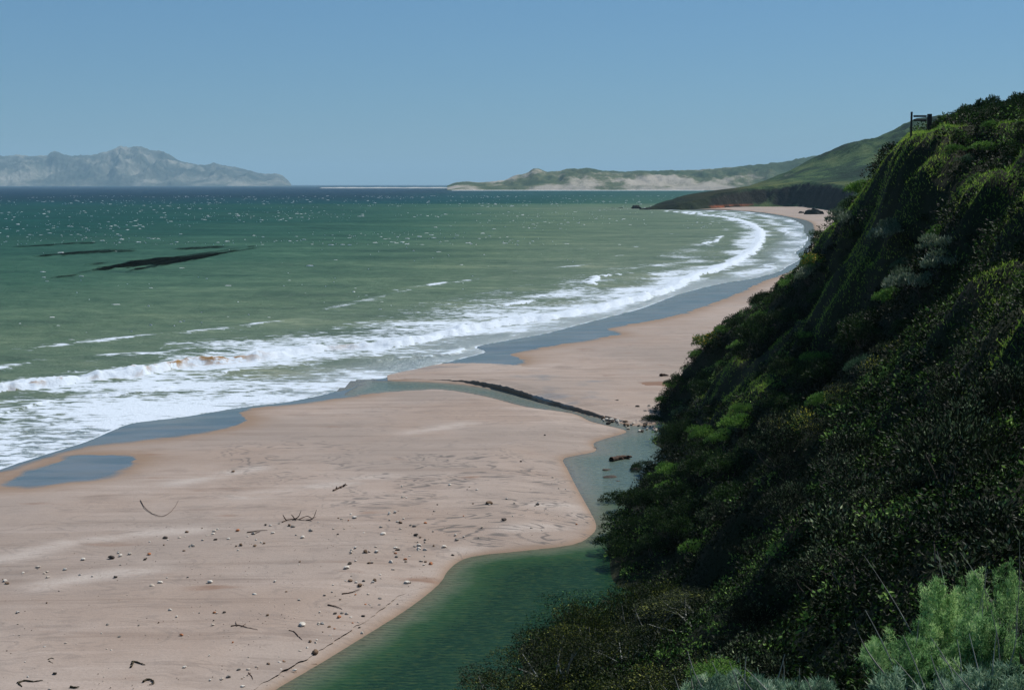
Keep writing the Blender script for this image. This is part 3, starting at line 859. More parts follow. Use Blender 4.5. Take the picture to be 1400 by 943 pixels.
wob = 6 * sstep(120, 170, Ph[:, 0]) * fbm(Ph[:, 0] * 0.035, Ph[:, 1] * 0.035, 4, 91)
gull = ridged(Ph[:, 0] * 0.006 + 0.002 * Ph[:, 1], Ph[:, 1] * 0.004, 5, 95)
rise = sstep(20, 70, zt)
zt = zt + rise * (gull - 0.6) * 22 + 0.5 * fbm(Ph[:, 0] * 0.03, Ph[:, 1] * 0.03, 3, 97)
clf = sstep(-0.5, 11, hd + wob * 0.8)
zh = np.where(hd > -8, clf * np.maximum(zt, 2), -3) - 1.5 * (1 - sstep(-4, 0.5, hd))
M = Mat('headland')
p = M.pos()
nz = M.n('SeparateXYZ', Vector=M.n('NewGeometry').outputs['Normal']).outputs[2]
sx = M.n('SeparateXYZ', Vector=p)
veg = M.noise(M.n('Mapping', Vector=p, Scale=(1, 0.45, 1), Rotation=(0, 0, 0.7)).outputs[0], 0.026, 9, 0.75)
gr = M.ramp(veg, [(0.40, (0.008, 0.022, 0.012)), (0.48, (0.020, 0.048, 0.022)), (0.54, (0.05, 0.092, 0.034)), (0.64, (0.10, 0.135, 0.055))])
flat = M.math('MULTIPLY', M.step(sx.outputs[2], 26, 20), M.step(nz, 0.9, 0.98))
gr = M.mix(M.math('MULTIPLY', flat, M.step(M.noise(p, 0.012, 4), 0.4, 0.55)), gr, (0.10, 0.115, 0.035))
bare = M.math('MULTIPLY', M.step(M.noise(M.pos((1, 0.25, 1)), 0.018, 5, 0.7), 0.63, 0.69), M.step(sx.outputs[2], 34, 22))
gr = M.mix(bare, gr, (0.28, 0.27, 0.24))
gr = M.mix(M.step(sx.outputs[0], 235, 190), gr, M.mix(1, gr, (0.2, 0.2, 0.24), 'MULTIPLY'))  # low tongue: dark scrub, with the shade of its slope put into the colour
rk = M.ramp(M.noise(M.pos((1, 1, 2.5)), 0.12, 6, 0.7), [(0.3, (0.008, 0.009, 0.008)), (0.55, (0.018, 0.018, 0.014)), (0.75, (0.05, 0.045, 0.037))])
rk = M.mix(M.math('MULTIPLY', M.step(sx.outputs[2], 3.6, 0.8), M.step(sx.outputs[0], 225, 190)), rk, (0.34, 0.11, 0.05))
c = M.mix(M.step(nz, 0.80, 0.60), gr, rk)
b = M.n('BsdfPrincipled', Base_Color=c, Roughness=0.95, Normal=M.bump(M.noise(p, 0.12, 7, 0.72), 0.9, 5.0))
b.inputs['Specular IOR Level'].default_value = 0.05
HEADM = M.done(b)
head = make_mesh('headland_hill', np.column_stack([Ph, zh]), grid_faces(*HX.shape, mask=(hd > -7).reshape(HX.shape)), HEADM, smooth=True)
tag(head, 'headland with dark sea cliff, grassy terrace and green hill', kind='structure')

# rear ridge between the headland and the dunes
def skyline_range(name, pts, D0, D1, mat, label, nseed, nx=260, ny=46, gully=0.3, gscale=1.0, base_w=0.5, back=0.7):
    pxs = np.array([q[0] for q in pts], float); pz = np.array([q[1] for q in pts], float)
    u = np.linspace(pxs[0], pxs[-1], nx)
    crest = np.interp(u, pxs, (252 - pz) * 1.0)
    k = np.linspace(0, 1, ny)
    U, K = np.meshgrid(u, k)
    dist = D0 + (D1 - D0) * K
    kc = 0.55
    hcrest = (np.interp(U, pxs, 252 - pz)) / F_PX * (D0 + (D1 - D0) * kc) + 20 * (np.interp(U, pxs, 252 - pz) > -3)
    shp = np.where(K < kc, (np.clip(K / kc, 0, 1)) ** base_w, 1 - back * ((K - kc) / (1 - kc)) ** 1.5)
    Xw = (U - PCX) / F_PX * dist; Yw = dist / 1.0
    s = gscale / (D1 - D0)
    g = ridged(Xw * s * 6, Yw * s * 2.4, 5, nseed) - 0.62
    wgt = np.where(K < kc, 4 * (K / kc) * (1 - K / kc) + 0.12 * (K / kc), 0.15)
    Z = hcrest * (shp + gully * g * np.clip(wgt, 0, 1)) + 0.03 * hcrest * fbm(Xw * s * 30, Yw * s * 30, 3, nseed + 9)
    Z[0] = -3
    V = np.column_stack([Xw.ravel(), Yw.ravel(), Z.ravel()])
    return tag(make_mesh(name, V, grid_faces(ny, nx), mat, smooth=True), label, kind='structure')

M = Mat('dunes')
p = M.pos()
sz_ = M.n('SeparateXYZ', Vector=p).outputs[2]
n1 = M.noise(M.pos((1, 0.5, 2)), 0.0026, 9, 0.72)
hh = M.math('ADD', M.math('MULTIPLY', M.math('SUBTRACT', n1, 0.5), 2.2), M.math('ADD', 0.5, M.math('MULTIPLY', M.math('SUBTRACT', sz_, 34), 0.0022)))
c = M.ramp(hh, [(0.36, (0.30, 0.275, 0.235)), (0.46, (0.20, 0.19, 0.145)), (0.52, (0.085, 0.10, 0.052)), (0.66, (0.04, 0.062, 0.03))])
b = M.n('BsdfPrincipled', Base_Color=c, Roughness=1.0, Normal=M.bump(M.noise(p, 0.02, 6, 0.7), 0.8, 12.0))
b.inputs['Specular IOR Level'].default_value = 0
DUNE = M.done(b)
skyline_range('dune_hills', [(612, 254), (622, 250), (640, 248), (655, 249.5), (668, 249), (690, 246.5), (705, 240), (722, 236), (729, 231), (736, 231), (748, 235.5), (765, 234), (780, 230.5), (800, 230), (825, 233), (850, 235), (870, 233.5), (900, 233.5), (950, 233), (1000, 229), (1050, 224), (1090, 218), (1115, 213), (1150, 208), (1300, 205)],
              4700, 6000, DUNE, 'pale sand dunes and green hills beyond the bay', 101, gully=0.42, gscale=2.2, base_w=0.62)
SPIT = simple_mat('pale_spit', (0.40, 0.39, 0.36), 1, 0.1, 0.01)
L = np.array([dpt(x, 256.3, 7200) for x in np.linspace(440, 640, 40)])
hgt = 3.5 + 2.0 * fbm(np.linspace(0, 12, 40), np.zeros(40), 3, 111)
V = np.concatenate([np.column_stack([L[:, 0], L[:, 1] + o_, hgt * z_]) for o_, z_ in ((-120, -0.3), (0, 1), (150, 1.1), (400, -0.3))])
tag(make_mesh('sand_spit', V, grid_faces(4, 40), SPIT, smooth=True), 'thin pale sand spit on the horizon', kind='structure')
# surf line under the dunes
L = np.array([dpt(x, 258.6, 4650) for x in np.linspace(618, 962, 90)])
ww = 26 * (1 + 0.8 * fbm(np.linspace(0, 30, 90), np.zeros(90), 3, 113))
V = np.concatenate([np.column_stack([L[:, 0], L[:, 1] + o_ * ww, np.full(90, z_)]) for o_, z_ in ((-1, -0.2), (-0.6, 0.9), (0.8, 0.7), (2.5, -0.2))])
tag(make_mesh('distant_surf', V, grid_faces(4, 90), FOAMM, smooth=True), 'white surf along the foot of the dunes', kind='stuff')

M = Mat('island_slopes')
p = M.pos()
n1 = M.noise(p, 0.0016, 9, 0.7)
c = M.ramp(n1, [(0.38, (0.02, 0.03, 0.024)), (0.5, (0.09, 0.095, 0.075)), (0.62, (0.26, 0.245, 0.20))])
b = M.n('BsdfPrincipled', Base_Color=c, Roughness=1.0, Normal=M.bump(M.noise(p, 0.004, 7, 0.72), 0.9, 60.0))
b.inputs['Specular IOR Level'].default_value = 0
ISL = M.done(b)
skyline_range('island_mountains', [(-260, 225), (-180, 212), (-90, 218), (-40, 214), (0, 213), (14, 215), (30, 213), (50, 214), (70, 214), (76, 208), (84, 208), (94, 212), (104, 214), (130, 213.5), (150, 209), (160, 203), (168, 202), (180, 202.5), (192, 201), (203, 204), (212, 207), (226, 208), (238, 214), (252, 222), (270, 224), (286, 226), (296, 223.5), (312, 227), (334, 231), (352, 236), (366, 238.5), (378, 237.5), (388, 240), (396, 247), (400, 252)],
              15000, 18500, ISL, 'hazy mountainous island on the horizon', 121, nx=420, ny=70, gully=0.55, gscale=1.8, base_w=0.75)

# ------------------------------------------------------------------ haze
M = Mat('haze')
v = M.n('VolumePrincipled', Color=HAZE_COLOR, Density=HAZE_DENSITY, Anisotropy=0.0)
M.t.links.new(v.outputs[0], M.out.inputs['Volume'])
hz = np.array([(x, y, z) for z in (-8, 640) for y in (-300, 46000) for x in (-150000, 150000)], float)
o = make_mesh('haze', hz, np.array([[0, 2, 3, 1], [4, 5, 7, 6], [0, 1, 5, 4], [2, 6, 7, 3], [0, 4, 6, 2], [1, 3, 7, 5]]), M.m)
tag(o, 'thin blue sea haze over the far water and hills', kind='stuff')

# ------------------------------------------------------------------ plants: prototypes
def unit(a):
    return a / (np.linalg.norm(a, axis=-1, keepdims=True) + 1e-9)

def leaf_quads(c, d, ln, wd, r=rng):
    """rhombic leaves: base c, direction d, length ln, width wd"""
    d = unit(d)
    s = unit(np.cross(d, unit(r.normal(size=d.shape))))
    n = np.cross(d, s)
    ln = ln[:, None]; wd = wd[:, None]
    V = np.stack([c, c + d * ln * 0.45 + s * wd * 0.5 + n * wd * 0.12, c + d * ln, c + d * ln * 0.45 - s * wd * 0.5 + n * wd * 0.12], 1).reshape(-1, 3)
    return V, np.arange(len(c) * 4).reshape(-1, 4)

def crown(n, rx, rz, m, leaf, seed, cr=(0.3, 0.5), up=0.35, lift=0.35, spread=0.5, width_top=1.0):
    """leaf clumps over an uneven dome; returns V, F, vary, clump centres"""
    r = np.random.default_rng(seed)
    th = r.uniform(0, 2 * np.pi, m); ph = np.arccos(r.uniform(-0.05, 1, m))
    rad = r.uniform(0.55, 0.95, m)
    cc = np.column_stack([rx * rad * np.sin(ph) * np.cos(th), rx * rad * np.sin(ph) * np.sin(th), rz * (lift + (1 - lift) * rad * np.cos(ph))])
    cs = r.uniform(cr[0], cr[1], m) * rx
    wts = cs ** 2; wts /= wts.sum()
    k = r.choice(m, n, p=wts)
    dv = unit(r.normal(size=(n, 3))); dv[:, 2] = np.where(dv[:, 2] < -0.2, -dv[:, 2] * 0.6, dv[:, 2])
    p_ = cc[k] + dv * (cs[k] * r.uniform(0.45, 1.0, n) ** 0.6)[:, None] * np.array([1, 1, 0.8])
    p_[:, 2] = np.maximum(p_[:, 2], 0.02)
    d = dv * spread + unit(r.normal(size=(n, 3))) * 0.55 + np.array([0, 0, up])
    ln = leaf[0] * r.uniform(0.6, 1.25, n); wd = leaf[1] * r.uniform(0.7, 1.2, n)
    V, F = leaf_quads(p_, d, ln, wd, r)
    tone = r.random(m)[k] * 0.35 + r.random(n) * 0.65
    return V, F, tone, cc

def stems(cc, r0, seed, lean=0.2):
    r = np.random.default_rng(seed)
    paths = []
    for c in cc:
        t = np.linspace(0, 1, 5)
        base = np.array([r.normal(0, 0.06), r.normal(0, 0.06), -0.25])
        p_ = base + (c - base) * t[:, None] + np.column_stack([np.sin(t * np.pi) * r.normal(0, lean), np.sin(t * np.pi) * r.normal(0, lean), np.zeros(5)])
        paths.append((p_, r0 * (1 - 0.75 * t)))
    return tube_arrays(paths, 4)

BARK = simple_mat('bark', (0.10, 0.085, 0.07), 0.9, 0.25, 6)
PALEBARK = simple_mat('pale_twig', (0.26, 0.27, 0.24), 0.8, 0.2, 8)
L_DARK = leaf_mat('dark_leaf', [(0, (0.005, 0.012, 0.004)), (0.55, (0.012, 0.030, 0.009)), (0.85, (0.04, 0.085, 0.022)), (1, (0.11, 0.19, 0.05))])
L_GREEN = leaf_mat('green_leaf', [(0, (0.02, 0.06, 0.014)), (0.6, (0.09, 0.20, 0.04)), (1, (0.23, 0.38, 0.09))])
L_SAGE = leaf_mat('sage_leaf', [(0, (0.015, 0.03, 0.017)), (0.6, (0.07, 0.14, 0.075)), (1, (0.26, 0.37, 0.25))])
L_BROAD = leaf_mat('broad_leaf', [(0, (0.004, 0.008, 0.003)), (0.62, (0.006, 0.012, 0.005)), (0.75, (0.022, 0.04, 0.02)), (0.85, (0.10, 0.15, 0.085)), (1, (0.26, 0.33, 0.20))], 0.2, 0.6, 0.12)  # palest stops: sunlit leaf glints put into the leaf colour
L_YELLOW = leaf_mat('yellowing_leaf', [(0, (0.004, 0.008, 0.003)), (0.58, (0.008, 0.016, 0.007)), (0.70, (0.035, 0.06, 0.032)), (0.81, (0.12, 0.16, 0.09)), (0.85, (0.38, 0.40, 0.06)), (1, (0.60, 0.55, 0.07))], 0.2, 0.6, 0.12)  # pale green stop paints sunlit glints; yellow stops are yellow leaves
L_WILLOW = leaf_mat('willow_leaf', [(0, (0.006, 0.011, 0.004)), (0.58, (0.012, 0.022, 0.006)), (0.80, (0.045, 0.07, 0.018)), (0.97, (0.28, 0.30, 0.06))], 0.25, 0.6, 0.12)
L_PALE = leaf_mat('pale_leaf', [(0, (0.06, 0.10, 0.06)), (0.6, (0.14, 0.19, 0.13)), (0.85, (0.30, 0.34, 0.27)), (1, (0.55, 0.56, 0.50))])
L_FEATH = leaf_mat('feathery_leaf', [(0, (0.012, 0.035, 0.012)), (0.25, (0.07, 0.15, 0.05)), (0.5, (0.20, 0.40, 0.15)), (0.85, (0.50, 0.66, 0.34))], 0.35)
L_GREY = leaf_mat('grey_leaf', [(0, (0.02, 0.04, 0.025)), (0.4, (0.09, 0.17, 0.11)), (0.7, (0.28, 0.42, 0.30)), (1, (0.58, 0.66, 0.52))], 0.3)
L_GRASS = leaf_mat('grass_blade', [(0, (0.08, 0.17, 0.025)), (0.5, (0.19, 0.33, 0.055)), (0.9, (0.34, 0.44, 0.09)), (1, (0.46, 0.44, 0.16))], 0.35)
FLOWER_Y = simple_mat('yellow_flower', (0.55, 0.36, 0.03), 0.7, 0.1, 10)
FLOWER_O = simple_mat('orange_flower', (0.62, 0.12, 0.04), 0.7, 0.1, 10)

def plant(name, label, cat, n, rx, rz, m, leaf, mat, seed, stem_r=0.025, nst=7, stem_mat=None, group=None, flowers=None, part='foliage', **kw):
    t = empty(name)
    tag(t, label, cat, group)
    V, F, tone, cc = crown(n, rx, rz, m, leaf, seed, **kw)
    make_mesh(part, V, F, mat, parent=t, face_col=tone)
    sv, sf = stems(cc[:nst], stem_r, seed + 1)
    make_mesh('trunk' if cat == 'tree' else 'stem', sv, sf, stem_mat or BARK, parent=t, smooth=True)
    if flowers:
        r = np.random.default_rng(seed + 2)
        k = r.choice(len(V) // 4, flowers[1])
        k = k[V[k * 4, 2] > rz * 0.45]
        fv, ff = leaf_quads(V[k * 4 + 2], r.normal(size=(len(k), 3)) + [0, 0, 1], np.full(len(k), flowers[2]), np.full(len(k), flowers[2]), r)
        make_mesh('blossom', fv, ff, flowers[0], parent=t)
    return t

PROTO = {}
def proto(key, k, *a, **kw):
    PROTO[key] = [plant(*a, seed=hash_ + 17 * i, **kw) for i, hash_ in enumerate([100 * (k + 1)] * kw.pop('copies', 3))]

protos = {}
def add_proto(key, copies, seed0, **kw):
    protos[key] = [plant(seed=seed0 + 13 * i, **kw) for i in range(copies)]

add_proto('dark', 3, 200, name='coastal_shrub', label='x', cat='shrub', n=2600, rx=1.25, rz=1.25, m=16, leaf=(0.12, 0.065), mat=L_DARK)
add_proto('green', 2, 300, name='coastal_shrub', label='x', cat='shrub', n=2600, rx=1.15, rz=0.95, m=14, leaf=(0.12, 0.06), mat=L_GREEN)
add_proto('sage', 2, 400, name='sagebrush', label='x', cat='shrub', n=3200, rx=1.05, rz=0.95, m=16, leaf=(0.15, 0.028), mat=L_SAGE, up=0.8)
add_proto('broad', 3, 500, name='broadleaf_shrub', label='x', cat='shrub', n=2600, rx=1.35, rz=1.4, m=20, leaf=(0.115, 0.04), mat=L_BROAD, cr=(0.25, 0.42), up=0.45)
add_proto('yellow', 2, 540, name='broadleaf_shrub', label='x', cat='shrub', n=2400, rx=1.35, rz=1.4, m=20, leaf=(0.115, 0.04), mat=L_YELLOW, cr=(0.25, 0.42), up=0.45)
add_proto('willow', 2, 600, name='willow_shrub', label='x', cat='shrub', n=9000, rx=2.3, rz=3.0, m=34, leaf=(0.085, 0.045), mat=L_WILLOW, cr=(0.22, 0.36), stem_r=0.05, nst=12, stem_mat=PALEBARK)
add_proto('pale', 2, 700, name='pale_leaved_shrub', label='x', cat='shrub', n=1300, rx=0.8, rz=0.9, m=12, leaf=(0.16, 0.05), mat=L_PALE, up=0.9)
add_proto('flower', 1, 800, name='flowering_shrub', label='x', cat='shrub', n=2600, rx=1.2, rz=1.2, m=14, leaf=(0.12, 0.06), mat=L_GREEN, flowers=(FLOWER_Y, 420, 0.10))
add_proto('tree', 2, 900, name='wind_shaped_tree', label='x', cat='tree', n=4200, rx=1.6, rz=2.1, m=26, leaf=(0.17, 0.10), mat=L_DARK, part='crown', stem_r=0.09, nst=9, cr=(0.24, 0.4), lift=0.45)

placed = []
used = {}
def place(key, x, y, label, group, s=1.0, sz=None, z=None, name=None):
    lst = protos[key]
    i = rnd.randrange(len(lst))
    src = lst[i]
    if (key, i) in used: o = copy_tree(src)
    else: o = src; used[(key, i)] = 1
    zz = float(bluff_h(x, y)) if z is None else z
    o.location = (x, y, zz - 0.08)
    o.rotation_euler = (rnd.gauss(0, 0.08), rnd.gauss(0, 0.08), rnd.uniform(0, 6.28))
    o.scale = (s, s, sz or s * rnd.uniform(0.85, 1.15))
    tag(o, label, 'tree' if key == 'tree' else 'shrub', group)
    placed.append((x, y, s))
    return o

# single, recognisable plants first
def at(px, py): return hit(px, py)
q = at(968, 474); place('flower', q[0] - 0.2, q[1], 'shrub with yellow blossom on the outer edge of the bluff above the red sand', None, 1.0)
q = at(1122, 372); place('flower', q[0], q[1], 'yellow blossoming shrub on the bluff edge beside the far beach', None, 1.0)
for px, py, lab in [(1108, 388, 'pale leaved shrub on the bluff edge in front of the far surf'), (1288, 350, 'tall pale leaved shrub on the shaded middle face of the bluff'), (1285, 385, 'whitest leaved shrub of the bluff, just below the tall pale one'),
                    (1232, 408, 'pale spiky shrub at the upper end of the long grassy spur'), (1258, 400, 'pale shrub between the whitest one and the spiky one'), (1155, 318, 'grey leaved shrub near the bluff edge under the upper grass spur'), (1215, 335, 'grey green shrub in the middle of the upper bluff face')]:
    q = at(px, py); place('pale', q[0], q[1], lab, None, 1.0 + 0.008 * (q[1] - 40))
for px, y, zt_, rr, lab in [(700, 43, 905, 1.0, 'dark willow shrub leaning out over the green stream'), (790, 52, 812, 1.0, 'dark willow shrub with the tallest rounded crown beside the stream'), (880, 55, 775, 1.0, 'dark willow shrub against the shaded foot of the bluff'),
                            (760, 46, 850, 0.9, 'willow shrub in the middle of the streamside thicket'), (860, 46, 850, 1.0, 'willow shrub with yellow tinged leaves in the thicket'), (950, 46, 830, 0.9, 'willow shrub on the inland side of the thicket'), (820, 37, 920, 0.9, 'willow shrub closest below the grey stemmed bush'),
                            (730, 37, 950, 0.8, 'willow shrub lowest in the thicket at the water'), (930, 36, 895, 0.85, 'willow shrub behind the bright green low bush'), (660, 40, 945, 0.7, 'small willow shrub at the water edge of the thicket')]:
    t_ = dpt(px, zt_, y)
    g_ = float(bluff_h(t_[0], y))
    hgt_ = max(1.2, t_[2] - g_)
    place('willow', t_[0], y, lab, 'willow thicket by the stream', rr, sz=hgt_ / 3.3)
for px, py, y, s, lab in [(1303, 150, 118, 0.55, 'smallest wind shaped tree on the skyline, beside the fence'), (1338, 136, 140, 1.0, 'low round dark tree on the ridge top'), (1362, 131, 142, 1.15, 'flat topped dark tree on the ridge top'), (1382, 140, 138, 0.8, 'small dark tree between two larger ones on the ridge'),
                          (1400, 126, 135, 1.2, 'tallest dark tree at the inland end of the ridge'), (1425, 132, 133, 1.2, 'dark tree beyond the ridge trees on the inland side'), (1320, 150, 132, 0.7, 'low dark tree tucked behind the brow of the bluff')]:
    p_ = dpt(px, py, y); g_ = float(bluff_h(p_[0], y))
    s_ = max((p_[2] - g_) / 2.2, 0.5)
    place('tree', p_[0], y, lab, 'dark trees on the ridge', s * 0.95, sz=s_)

for px, py in [(852, 660), (838, 700), (846, 728), (866, 690), (872, 735), (900, 715), (856, 765), (896, 762), (880, 650), (925, 745), (835, 752), (868, 612), (890, 590)]:
    q = hit(px, py)
    place('dark', q[0], q[1], 'dark shrub overhanging the stream pool at the foot of the bluff', 'dark shrubs overhanging the pool', rnd.uniform(0.7, 0.95))
# the mass of shrubs on the face
LAB = {
    'dark': [('dark green rounded shrub on the upper bluff below the fence', 'dark shrubs on the upper bluff'), ('dark green rounded shrub on the shaded middle of the bluff', 'dark shrubs on the middle bluff'), ('dark green rounded shrub low on the bluff by the stream', 'dark shrubs on the lower bluff')],
    'green': [('bright green low shrub on the upper bluff below the fence', 'green shrubs on the upper bluff'), ('bright green low shrub on the middle of the bluff', 'green shrubs on the middle bluff'), ('bright green low shrub on the lower bluff by the stream', 'green shrubs on the lower bluff')],
    'sage': [('grey green feathery sagebrush on the upper bluff', 'sagebrush on the upper bluff'), ('grey green feathery sagebrush on the middle of the bluff', 'sagebrush on the middle bluff'), ('grey green feathery sagebrush on the lower bluff', 'sagebrush on the lower bluff')],
    'yellow': [('x', 'x'), ('broad leaved shrub with many yellowing leaves on the middle of the slope', 'yellowing shrubs on the middle slope'), ('broad leaved shrub with yellowing leaves above the gully', 'yellowing shrubs above the gully')],
    'broad': [('dark broad leaved shrub on the upper bluff', 'broad leaved shrubs on the upper bluff'), ('dark broad leaved shrub with narrow glinting leaves on the close slope', 'broad leaved shrubs on the close slope'), ('dark broad leaved shrub low in the shaded gully', 'broad leaved shrubs in the gully')]}
cand = np.column_stack([rng.uniform(-4, 48, 16000), rng.uniform(15, 150, 16000)])
hz_ = bluff_h(cand[:, 0], cand[:, 1])
cpx, cpy, cdp = pix(np.column_stack([cand, hz_]))
ok = (cpx > 780) & (cpx < 1520) & (cpy > 110) & (cpy < 1010) & (hz_ > np.where(cand[:, 1] > 70, 1.0, 0.5))
# drop those hidden behind the bluff itself
vis = []
for i in np.where(ok)[0]:
    x, y = cand[i]; t = np.linspace(0.15, 0.97, 40)
    zl = H + (hz_[i] + 1.3 - H) * t
    vis.append((zl > bluff_h(x * t, y * t) - 0.1).all())
ci = np.where(ok)[0][np.array(vis)]
cnt = 0
order = rng.permutation(len(ci))
grid = []
for i in ci[order]:
    if cnt >= 262: break
    x, y = cand[i]
    px, py = cpx[i], cpy[i]
    sp = bluff_h(x, y, SPUR)
    close = y < 60 and px > 930
    s = rnd.uniform(0.75, 1.25) * (0.85 if close else 0.98)
    if sp < 1.9: s *= 0.55
    if sp < 1.0: continue
    if px < 1000 and py > 770: continue
    lim = np.interp(px, SIL_X, SIL_Y) - 3
    s = min(s, (py - lim) * math.hypot(x, y) / F_PX / 1.25)
    if s < 0.32 or (1222 < px < 1300 and py < 235): continue
    need = 1.15 * s
    if any((x - a) ** 2 + (y - b_) ** 2 < (0.56 * (need + 1.15 * c_)) ** 2 for a, b_, c_ in placed): continue
    nv = gnoise(x * 0.09, y * 0.05, 141) + rnd.gauss(0, 0.22)
    if close and py > 480: key = 'yellow' if (1010 < px < 1290 and 490 < py < 650 and rnd.random() < 0.8) else 'broad'
    elif nv > 0.30: key = 'sage'
    elif nv > 0.0: key = 'green'
    else: key = 'dark'
    z_i = 0 if py < 330 else (1 if py < 620 else 2)
    lab, grp = LAB[key][z_i]
    place(key, x, y, lab, grp, s)
    cnt += 1
print('shrubs placed', cnt)

# ------------------------------------------------------------------ undergrowth and grass (uncountable)
def scatter(n, x0, x1, y0, y1, keep):
    P = np.column_stack([rng.uniform(x0, x1, n), rng.uniform(y0, y1, n)])
    h = bluff_h(P[:, 0], P[:, 1])
    px, py, dp = pix(np.column_stack([P, h]))
    k = (px > 620) & (px < 1560) & (py > 90) & (py < 1060) & (h > 0.15)
    return P[k], h[k], px[k], py[k]

P_, h_, px_, py_ = scatter(260000, -6, 62, 7, 160, None)
kk = bluff_h(P_[:, 0], P_[:, 1], SPUR) > 0.9 + 0.5 * gnoise(P_[:, 0] * 0.5, P_[:, 1] * 0.4, 157)
P_, h_ = P_[kk], h_[kk]
cl = fbm(P_[:, 0] * 0.55, P_[:, 1] * 0.45, 3, 151)
top = np.clip(0.35 + 0.55 * cl, 0.05, 0.9)
n = len(P_)
ln = rng.uniform(0.08, 0.2, n) * np.clip(0.35 + P_[:, 1] / 60, 0.35, 1.0)
c_ = np.column_stack([P_, h_ + top * rng.random(n) ** 0.5])
V, F = leaf_quads(c_, rng.normal(size=(n, 3)) + [0, 0, 0.7], ln, ln * 0.45)
Q_, hq, qx, qy = scatter(13000, -6, 62, 12, 160, None)
kq = bluff_h(Q_[:, 0], Q_[:, 1], SPUR) > 0.7
Q_, hq = Q_[kq], hq[kq]
nq = len(Q_); per = 95
cr_ = rng.uniform(0.22, 0.75, nq) * np.clip(0.5 + Q_[:, 1] / 90, 0.5, 1.2)
ct_ = np.clip(0.36 + 0.48 * fbm(Q_[:, 0] * 0.08, Q_[:, 1] * 0.05, 3, 156) + rng.normal(0, 0.2, nq) + 0.12 * sstep(14, 22, hq), 0, 1)  # clump tone paints sunlit clumps, more of them towards the upper ridge
dv = unit(rng.normal(size=(nq, per, 3))); dv[..., 2] = np.abs(dv[..., 2])
cen = np.concatenate([Q_, hq[:, None]], 1)[:, None, :]
pp = (cen + dv * (cr_[:, None] * rng.uniform(0.7, 1.0, (nq, per)))[..., None] * np.array([1, 1, 1.1])).reshape(-1, 3)
lz = (rng.uniform(0.09, 0.17, (nq, per)) * np.clip(0.4 + Q_[:, 1:2] / 70, 0.4, 1.1)).ravel()
V1, F1 = leaf_quads(pp, (dv * 0.8 + rng.normal(size=dv.shape) * 0.5).reshape(-1, 3), lz, lz * 0.5)
TC = np.clip(np.repeat(ct_, per) + rng.normal(0, 0.13, nq * per), 0, 1)
F = np.concatenate([F, F1 + len(V)]); V = np.concatenate([V, V1])
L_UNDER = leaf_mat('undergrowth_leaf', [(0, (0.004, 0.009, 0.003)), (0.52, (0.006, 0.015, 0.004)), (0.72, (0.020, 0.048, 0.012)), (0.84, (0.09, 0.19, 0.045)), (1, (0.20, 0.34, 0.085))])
n2_ = 330000
Q_ = np.column_stack([rng.uniform(-3, 20, n2_), 8 + 60 * rng.random(n2_) ** 1.5]); hq = bluff_h(Q_[:, 0], Q_[:, 1])
qx, qy, _ = pix(np.column_stack([Q_, hq])); kq = (qx > 700) & (qx < 1560) & (qy < 1060); Q_, hq = Q_[kq], hq[kq]; n2_ = len(Q_)
lq = rng.uniform(0.05, 0.12, n2_)
V2, F2 = leaf_quads(np.column_stack([Q_, hq + 0.5 * rng.random(n2_)]), rng.normal(size=(n2_, 3)) + [0, 0, 0.7], lq, lq * 0.45)
F = np.concatenate([F, F2 + len(V)]); V = np.concatenate([V, V2]); 
def tone_of(A): return np.clip(0.4 + 0.35 * fbm(A[:, 0] * 0.12, A[:, 1] * 0.08, 3, 155) + rng.normal(0, 0.2, len(A)), 0, 1)
tone = np.concatenate([tone_of(P_), TC, tone_of(Q_)])
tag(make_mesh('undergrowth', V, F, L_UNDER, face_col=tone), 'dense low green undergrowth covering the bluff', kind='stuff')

P_, h_, px_, py_ = scatter(1700000, -6, 62, 7, 160, None)
sp = bluff_h(P_[:, 0], P_[:, 1], SPUR)
k = rng.random(len(P_)) < 1.0 * np.exp(-(sp / 1.2) ** 4) * (0.1 + 0.9 * sstep(-0.25, 0.1, gnoise(P_[:, 0] * 0.45, P_[:, 1] * 0.25, 163)))
P_, h_ = P_[k], h_[k]
n = len(P_)
c_ = np.column_stack([P_, h_ - 0.02])
ln = rng.uniform(0.10, 0.26, n)
V, F = leaf_quads(c_, rng.normal(size=(n, 3)) * 0.55 + [0.1, -0.2, 0.8], ln, rng.uniform(0.02, 0.045, n))
tone = np.clip(0.5 + 0.3 * fbm(P_[:, 0] * 0.3, P_[:, 1] * 0.2, 3, 161) + rng.normal(0, 0.2, n), 0, 1)
tag(make_mesh('grass', V, F, L_GRASS, face_col=tone), 'bright green grass growing along the spurs of the bluff', kind='stuff')
print('undergrowth/grass', n)

